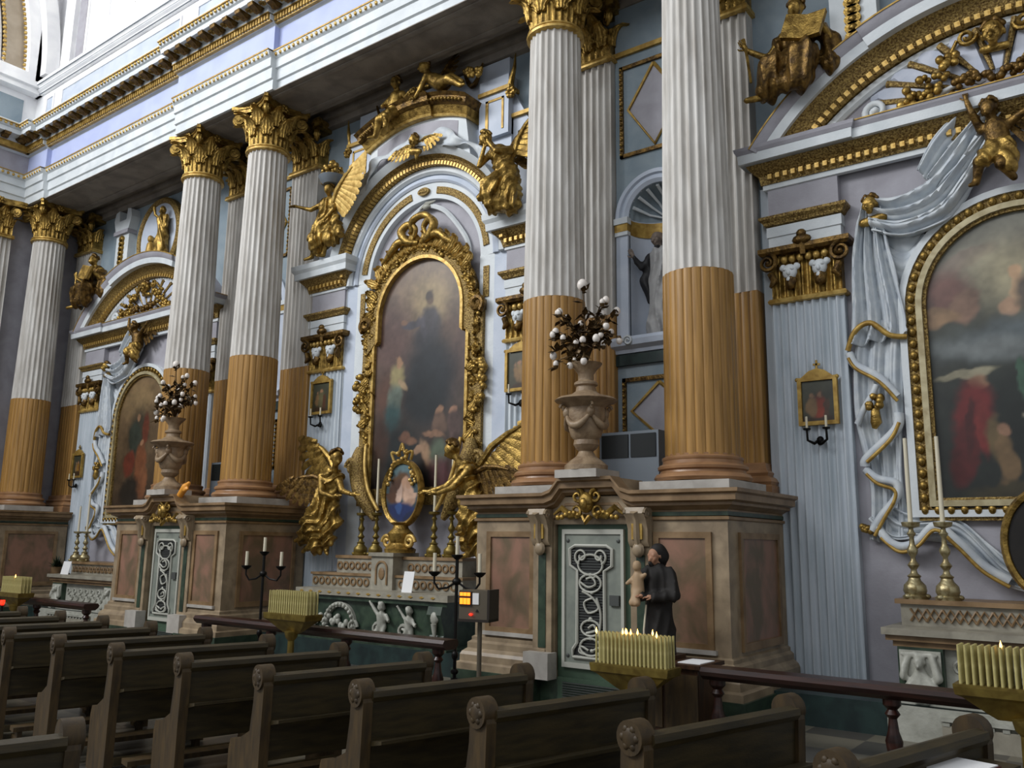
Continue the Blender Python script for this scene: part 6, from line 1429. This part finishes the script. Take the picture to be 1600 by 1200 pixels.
def bouquet(xc, label):
    y = 9.16; z = 3.87; t = thing('lamp_bouquet', label, 'lamp', (xc, y, z), 'bronze bouquets with white flower bulbs')
    rn = random.Random(17); st = MB(); lv = MB(); bl = []
    tips = []
    for k in range(19):
        a = rn.uniform(0, 2*PI); r_ = .22+.24*rn.random(); h = .0+.72*rn.random(); tips.append((r_*math.cos(a), r_*.8*math.sin(a), h))
    tips += [(-.02, -.05, 1.0), (.30, 0, .76), (-.34, -.1, .68), (-.40, -.1, .42), (-.40,-.15,.18), (-.36,-.15,-.02), (.36,-.1,.48), (.33,-.12,.16), (.14,-.3,.2), (-.14,-.32,.26)]
    for a, b_, c in tips:
        p0_ = Vector((xc, y, z)); p3 = Vector((xc+a, y+b_, z+c)); p1 = p0_+Vector((a*.25, b_*.25, .18+c*.3)); p2 = p0_+Vector((a*.85, b_*.85, .10+c*.85))
        st.tube([p0_, p1, p2, p3], [.012,.010,.008,.008], 5)
        dn_ = -1 if rn.random() < .45 and c < .6 else 1
        bc = p3+Vector((0,0,.045*dn_)); bl.append((bc, rn.uniform(.034,.050), dn_))
        st.tube([p3-Vector((0,0,.02*dn_)), p3+Vector((0,0,.02*dn_))], [.02,.035], 7)
        for k in range(12):
            u_ = rn.random(); c0_ = p1.lerp(p3, u_); v = Vector((rn.uniform(-1,1), rn.uniform(-1,.3), rn.uniform(-.6,.8))).normalized(); s_ = v.cross(Vector((0,0,1))).normalized(); L = rn.uniform(.08,.17)
            lv.add([c0_, c0_+v*L*.5+s_*L*.28, c0_+v*L, c0_+v*L*.5-s_*L*.28, c0_+v*L*.5+Vector((0,0,.02))], [(0,1,4),(1,2,4),(2,3,4),(3,0,4)])
    st.build('stem', 'bronze_leaf', t, smooth=50); tag(lv.build('leaves', 'bronze_leaf', t), kind='stuff')
    c = bl[len(tips)-10]; bl[len(tips)-10] = (c[0], .07, 1)
    o = local(MB().ball((0,0,0), (1,1,1.2), 10, 7), 'bulb', 'bulb', t, 60)
    scatter(o, t, [c[0] for c in bl], None, [c[1] for c in bl])
    return t
bq = bouquet((CX['d']+CX['e'])/2-.06, 'bronze bouquet with white bulbs in the near urn')
copy_tree(bq, (BAY, 0, 0), 'bronze bouquet with white bulbs in the far urn')
t = thing('amber_ornament', 'small bright amber hand-shaped ornament on the far pedestal', 'ornament', (-14.42, 9.16, 2.25))
sculpt('carving', [((-14.50,9.12,2.29),(-14.46,9.12,2.40),.045,.05), ((-14.46,9.12,2.40),(-14.30,9.12,2.56),.06,.07), ((-14.30,9.12,2.56),(-14.20,9.12,2.62),.06,.04), ((-14.28,9.10,2.5),(-14.20,9.1,2.52),.04,.03)], 'amber', t, .016)

# ================================================================ church furniture
def turned(x, y, z0, z1, r_=.04):
    h = z1-z0; return MB().lathe([(r_*1.3,0),(r_*1.3,h*.12),(r_*.7,h*.16),(r_,h*.25),(r_*1.25,h*.42),(r_*.8,h*.55),(r_*.6,h*.72),(r_*1.1,h*.78),(r_*.7,h*.84),(r_*1.3,h*.9),(r_*1.3,h)], 12, x, y, z0)
def rail(x0, x1, y, posts, label):
    t = thing('altar_rail', label, 'rail', ((x0+x1)/2, y, FZ), 'dark wooden altar rails')
    MB().prism([(y-.13,.36),(y-.15,.40),(y-.12,.44),(y+.12,.44),(y+.15,.40),(y+.13,.36),(y+.08,.32),(y-.08,.32)], 'x', x0, x1).build('handrail', 'rail_wood', t)
    for x in posts:
        turned(x, y, FZ, .33, .06).build('post', 'rail_wood', t, smooth=40)
        MB().box(x-.10, x+.10, y-.10, y+.10, FZ, FZ+.05).build('foot', 'rail_wood', t)
rail(-3.80, 3.2, 8.35, (-3.68, -2.06, -.4, 1.2, 2.9), 'dark wooden altar rail at the right edge before the near altar')
rail(-12.35, -7.15, 8.35, (-12.2, -10.6, -9.0, -7.35), 'dark wooden altar rail before the central altar')
rail(-22.0, -15.75, 8.35, (-21.8, -19.8, -17.8, -15.9), 'dark wooden altar rail far left before the left altar')

# ---- votive candle racks
cand = {}
def rack(xa, xb, y, ztop, rows, cols, lit, label, clabel, group, hc=.30):
    zt = ztop-hc; xm_ = (xa+xb)/2
    t = thing('candle_rack', label, 'candle rack', (xm_, y, FZ), 'brass votive candle racks')
    d = .07*rows
    MB().loops([[(xa+e,y-d/2+e*.5,z),(xb-e,y-d/2+e*.5,z),(xb-e,y+d/2-e*.5,z),(xa+e,y+d/2-e*.5,z)] for z, e in ((zt-.26,.26),(zt-.22,.20),(zt-.10,.04),(zt-.08,-.01),(zt-.02,-.02),(zt,-.02))]).build('tray', 'brass', t)
    MB().lathe([(.03,FZ),(.26,FZ),(.26,FZ+.04),(.10,FZ+.09),(.05,FZ+.14),(.045,zt-.36),(.08,zt-.32),(.10,zt-.24),(.03,zt-.22)], 18, xm_, y).build('stand', 'brass', t, smooth=40)
    key = round(hc, 3)
    if key not in cand:
        me = MB().tube([(0,0,0),(0,0,hc)], [.0125,.0115], 8).mesh('votive_candle'); me.materials.append(MATS['votive']); me.shade_smooth(); me.set_sharp_from_angle(angle=R(50)); cand[key] = me
    for r_ in range(rows):
        for c in range(cols):
            x = xa+.03+(xb-xa-.06)*c/(cols-1); yy = y-d/2+.05+(d-.10)*r_/max(1, rows-1)
            o = bpy.data.objects.new('votive_candle', cand[key]); COL.objects.link(o); o.location = (x, yy, zt)
            if (r_, c) in lit:
                o.scale = (1, 1, .93); tag(o, 'burning votive candle with a flame '+clabel, 'candle', 'lit candles '+group)
                f = MB().lathe([(.001,0),(.011,.018),(.010,.034),(.004,.055),(.0005,.07)], 8); fl_ = f.build('flame', 'flame', None, smooth=60); fl_.location = (0,0,0); c_ = WL[fl_.name]; fl_.parent = o; fl_.location = (0, 0, hc+.005)
            else: tag(o, 'thin unlit yellow votive candle '+clabel, 'candle', 'unlit candles '+group)
    return t
rack(-4.82, -3.98, 7.98, .73, 4, 18, {(0,0),(1,6),(1,7),(1,8),(2,6),(3,12),(0,15),(2,9)}, 'brass candle rack with yellow votive candles in front of the friar statue', 'in the rack before the friar statue', 'before the friar statue')
rack(-1.45, -.55, 8.0, .86, 4, 18, {(1,6)}, 'brass candle rack at the right edge before the near altar', 'in the rack at the right edge', 'at the right edge')
rack(-10.15, -9.30, 8.0, .93, 4, 18, set(), 'pale candle rack before the central altar, behind the rail', 'in the rack before the central altar', 'before the central altar')
rack(-18.4, -17.55, 8.0, .86, 4, 18, {(0,11)}, 'candle rack far left before the left altar', 'in the far left rack', 'far left')
# red votive light
t = thing('votive_light', 'small red glowing votive light far left by the pews', 'lamp', (-17.1, 7.4, FZ))
MB().lathe([(.02,FZ),(.12,FZ),(.12,FZ+.03),(.02,FZ+.05),(.02,.36),(.06,.38),(.02,.40)], 12, -17.1, 7.4).build('stand', 'iron', t, smooth=40)
MB().lathe([(.01,.40),(.03,.40),(.04,.46),(.035,.48),(.01,.48)], 10, -17.1, 7.4).build('glass', 'led', t, smooth=50)

# ---- electric candle box on a pole
t = thing('offering_box', 'metal offering box on a pole with glowing orange window', 'box', (-6.62, 8.15, FZ))
bx, by = -6.62, 8.15
B = Matrix.Translation((bx, by, 0)) @ Matrix.Rotation(R(14), 4, 'Z') @ Matrix.Translation((-bx, -by, 0))
def rb(m_, *a): return m_.xform(B)
rb(MB().box(bx-.20, bx+.17, by-.02, by+.24, .72, 1.06)).build('case', 'box_metal', t)
rb(MB().box(bx+.171, bx+.20, by-.03, by+.25, .70, 1.07).box(bx-.20, bx+.2, by-.05, by+.24, .70, .73)).build('case_edge', 'box_dark', t)
rb(MB().box(bx-.19, bx-.03, by-.035, by-.02, .88, 1.045)).build('window_surround', 'box_dark', t)
for k, (z0, z1) in enumerate(((.995,1.035), (.90,.97))):
    for q_ in range(3): rb(MB().box(bx-.18+.047*q_, bx-.142+.047*q_, by-.045, by-.034, z0, z1)).build('glowing_window', 'screen', t)
rb(MB().box(bx-.02, bx+.06, by-.03, by-.02, .90, 1.03)).build('notice', 'paper', t)
rb(MB().ball((bx-.035, by-.04, .785), (.022,.012,.014), 8, 5)).build('indicator', 'led', t)
rb(MB().prism([(bx+.02,.815),(bx+.04,.845),(bx+.06,.815)], 'y', by-.03, by-.02)).build('slot', 'dark', t)
MB().tube([(bx, by+.1, FZ+.03), (bx, by+.1, .72)], .028, 12).build('pole', 'box_metal', t, smooth=40)
MB().lathe([(.02,FZ),(.18,FZ),(.18,FZ+.03),(.03,FZ+.05)], 18, bx, by+.1).build('foot', 'box_metal', t, smooth=40)

# ---- wrought iron candelabra
def candelabrum(x, y, z_arm, h_c, label):
    t = thing('candelabrum', label, 'candelabrum', (x, y, FZ), 'wrought iron standing candelabra')
    MB().tube([(x,y,FZ+.1), (x,y,z_arm+.28)], .022, 8).build('stem', 'iron', t, smooth=40)
    for kz, kr in ((z_arm,(.06,.06,.05)), (.2,(.045,.045,.06)), (0,(.05,.05,.04))): MB().ball((x,y,kz), kr, 8, 6).build('knop', 'iron', t, smooth=50)
    for q_ in range(3):
        a = q_*2*PI/3+.5; MB().tube([(x,y,FZ+.22), (x+.12*math.cos(a), y+.12*math.sin(a), FZ+.16), (x+.26*math.cos(a), y+.26*math.sin(a), FZ+.02)], .02, 6).build('leg', 'iron', t, smooth=50)
    for i, (dx, dz) in enumerate(((-.30, .0), (0, .30), (.30, .02))):
        dy = -.10 if i == 0 else (.10 if i == 2 else 0)
        if dx: MB().tube([(x,y,z_arm), (x+dx*.4,y+dy*.4,z_arm-.08), (x+dx*.8,y+dy*.8,z_arm-.10), (x+dx,y+dy,z_arm-.02), (x+dx,y+dy,z_arm+.06)], .015, 6).build('arm', 'iron', t, smooth=50)
        zc_ = z_arm+.06 if dx else z_arm+.28
        MB().lathe([(.01,0),(.03,.0),(.075,.04),(.08,.06),(.02,.065)], 12, x+dx, y+dy, zc_).build('drip_pan', 'iron', t, smooth=40)
        MB().tube([(x+dx,y+dy,zc_+.06), (x+dx,y+dy,zc_+.06+h_c)], [.026,.024], 10).build('candle', 'wax', t, smooth=40)
candelabrum(-11.40, 8.75, 1.10, .22, 'black iron candelabrum with three candles beside the far pedestal')
candelabrum(-7.42, 8.75, 1.12, .24, 'black iron candelabrum with three candles beside the offering box')

# ---- wooden stand under the friar
t = thing('wooden_stand', 'dark wooden stand carrying the friar statue behind the candle rack', 'stand', (-4.3, 8.7, FZ))
MB().box(-4.72, -3.92, 8.42, 8.98, FZ, .38).build('carcass', 'stand_wood', t)
MB().box(-4.76, -3.88, 8.38, 9.0, .38, .42).build('top', 'stand_wood', t)
for xx in (-4.68, -4.28): MB().box(xx, xx+.36, 8.405, 8.43, -.22, .32).build('door', 'pew_end', t)
t = thing('leaflet', 'white leaflet lying on the wooden stand beside the friar', 'paper', (-4.05, 8.68, .42))
MB().box(-4.18, -3.93, 8.50, 8.86, .42, .428).build('sheet', 'paper', t)

# ---- flower pot and card on the far altar
t = thing('potted_plant', 'dark green potted plant on the far left altar', 'plant', (-21.1, 10.25, .79))
MB().lathe([(.01,0),(.09,0),(.12,.14),(.13,.15),(.02,.14)], 14, -21.1, 10.25, .79).build('pot', 'marble_tan', t, smooth=40)
lv = MB(); rn = random.Random(2)
for k in range(60):
    a = rn.uniform(0, 2*PI); e = rn.uniform(.2, 1.4); L = rn.uniform(.14,.30); c = Vector((-21.1, 10.25, .92)); v = Vector((math.cos(a)*math.cos(e), math.sin(a)*math.cos(e), math.sin(e))); s_ = v.cross(Vector((0,0,1))).normalized()
    lv.add([c, c+v*L*.5+s_*.03, c+v*L, c+v*L*.5-s_*.03, c+v*L*.55+Vector((0,0,.02))], [(0,1,4),(1,2,4),(2,3,4),(3,0,4)])
lv.build('foliage', 'plant', t)
t = thing('altar_card', 'white card standing on the far left altar', 'card', (-20.5, 10.1, .79))
MB().prism([(10.08,.79),(10.14,1.08),(10.15,1.08),(10.09,.79)], 'x', -20.55, -20.2).build('sheet', 'paper', t)
MB().prism([(10.11,.86),(10.2,.79),(10.21,.79),(10.12,.87)], 'x', -20.4, -20.32).build('prop', 'paper', t)

# ================================================================ pews
def pew(L=1.32):
    # local: runs along +y from 0 to L, back towards +x, people face -x
    t = thing('pew', '', 'pew', (0,0,0), 'dark wooden pews in a row')
    for y in (0, L):
        prof = [(-.46,0),(.06,0),(.06,.50),(.075,.92),(.06,.99),(.02,1.04),(-.04,1.04),(-.08,.98),(-.085,.80),(-.12,.60),(-.30,.52),(-.44,.50),(-.47,.42)]
        MB().prism(prof, 'y', y-.035, y+.035).build('end_panel', 'pew_end', t)
        kn = MB(); kn.tube([(-.01, y-.05, .97), (-.01, y+.05, .97)], .085, 20); kn.build('end_scroll', 'pew_end', t, smooth=40)
        s_ = -.05 if y == 0 else .05
        rs = MB(); rs.ball((-.01, y+s_, .97), (.05,.012,.05), 10, 6); 
        for k in range(6): rs.ball((-.01+.045*math.cos(k*PI/3), y+s_, .97+.045*math.sin(k*PI/3)), (.02,.01,.02), 6, 4)
        rs.build('rosette', 'pew_end', t, smooth=50)
    MB().prism([(.0,.42),(.03,.42),(.055,.93),(.025,.93)], 'y', .03, L-.03).build('back_panel', 'pew_wood', t)
    MB().prism([(.0,.92),(-.02,.95),(-.01,.985),(.04,1.0),(.085,.985),(.09,.95),(.07,.92)], 'y', .03, L-.03).build('top_rail', 'pew_wood', t)
    MB().box(-.44, .02, .03, L-.03, .42, .45).build('seat', 'pew_wood', t)
    MB().box(.055, .095, .03, L-.03, .10, .16).build('stretcher', 'pew_wood', t)
    MB().box(.20, .36, .06, L-.06, .14, .18).box(.22, .34, .10, .14, 0, .14).box(.22, .34, L-.14, L-.10, 0, .14).box(.06, .22, .10, .14, .04, .08).box(.06, .22, L-.14, L-.10, .04, .08).build('kneeler', 'pew_end', t)
    MB().prism([(.07,.66),(.20,.69),(.20,.71),(.07,.69)], 'y', .03, L-.03).build('book_ledge', 'pew_wood', t)
    return t
pw = pew(); TH = -R(14)
order = ['nearest to the camera at the bottom right', 'second', 'third', 'fourth', 'fifth', 'sixth', 'seventh', 'eighth', 'ninth', 'tenth', 'eleventh', 'twelfth', 'thirteenth', 'fourteenth', 'fifteenth', 'sixteenth']
for k in range(14):
    o = pw if k == 0 else copy_tree(pw)
    o.location = (-1.22-.975*k, 4.0, FZ); o.rotation_euler = (0, 0, TH)
    o['label'] = 'dark wooden pew ' + (order[k] if k == 0 else 'with rounded scroll ends, ' + order[k] + ' in the row counted from the bottom right')
o = copy_tree(pw); o.location = (-4.6, .95, FZ); o.rotation_euler = (0, 0, TH); o['label'] = 'dark wooden pew alone at the bottom left corner, across the aisle'; o['group'] = 'pews across the aisle'
MB().prism([(.07,.85),(.26,.85),(.26,.87),(.07,.87)], 'y', .45, 1.2).build('hymn_shelf', 'pew_wood', pw)
t = thing('prayer_book', 'red covered prayer book with a white sheet on the ledge of the nearest pew', 'book', (-.93, 4.78, .572))
bkM = Matrix.Translation((-.93, 4.78, .572)) @ Matrix.Rotation(R(-14), 4, 'Z')
MB().box(-.085, .16, -.17, .17, .0, .02).xform(bkM).build('cover', 'red_cover', t)
MB().box(-.08, .15, -.16, .16, .02, .026).xform(bkM).build('sheet', 'paper', t)
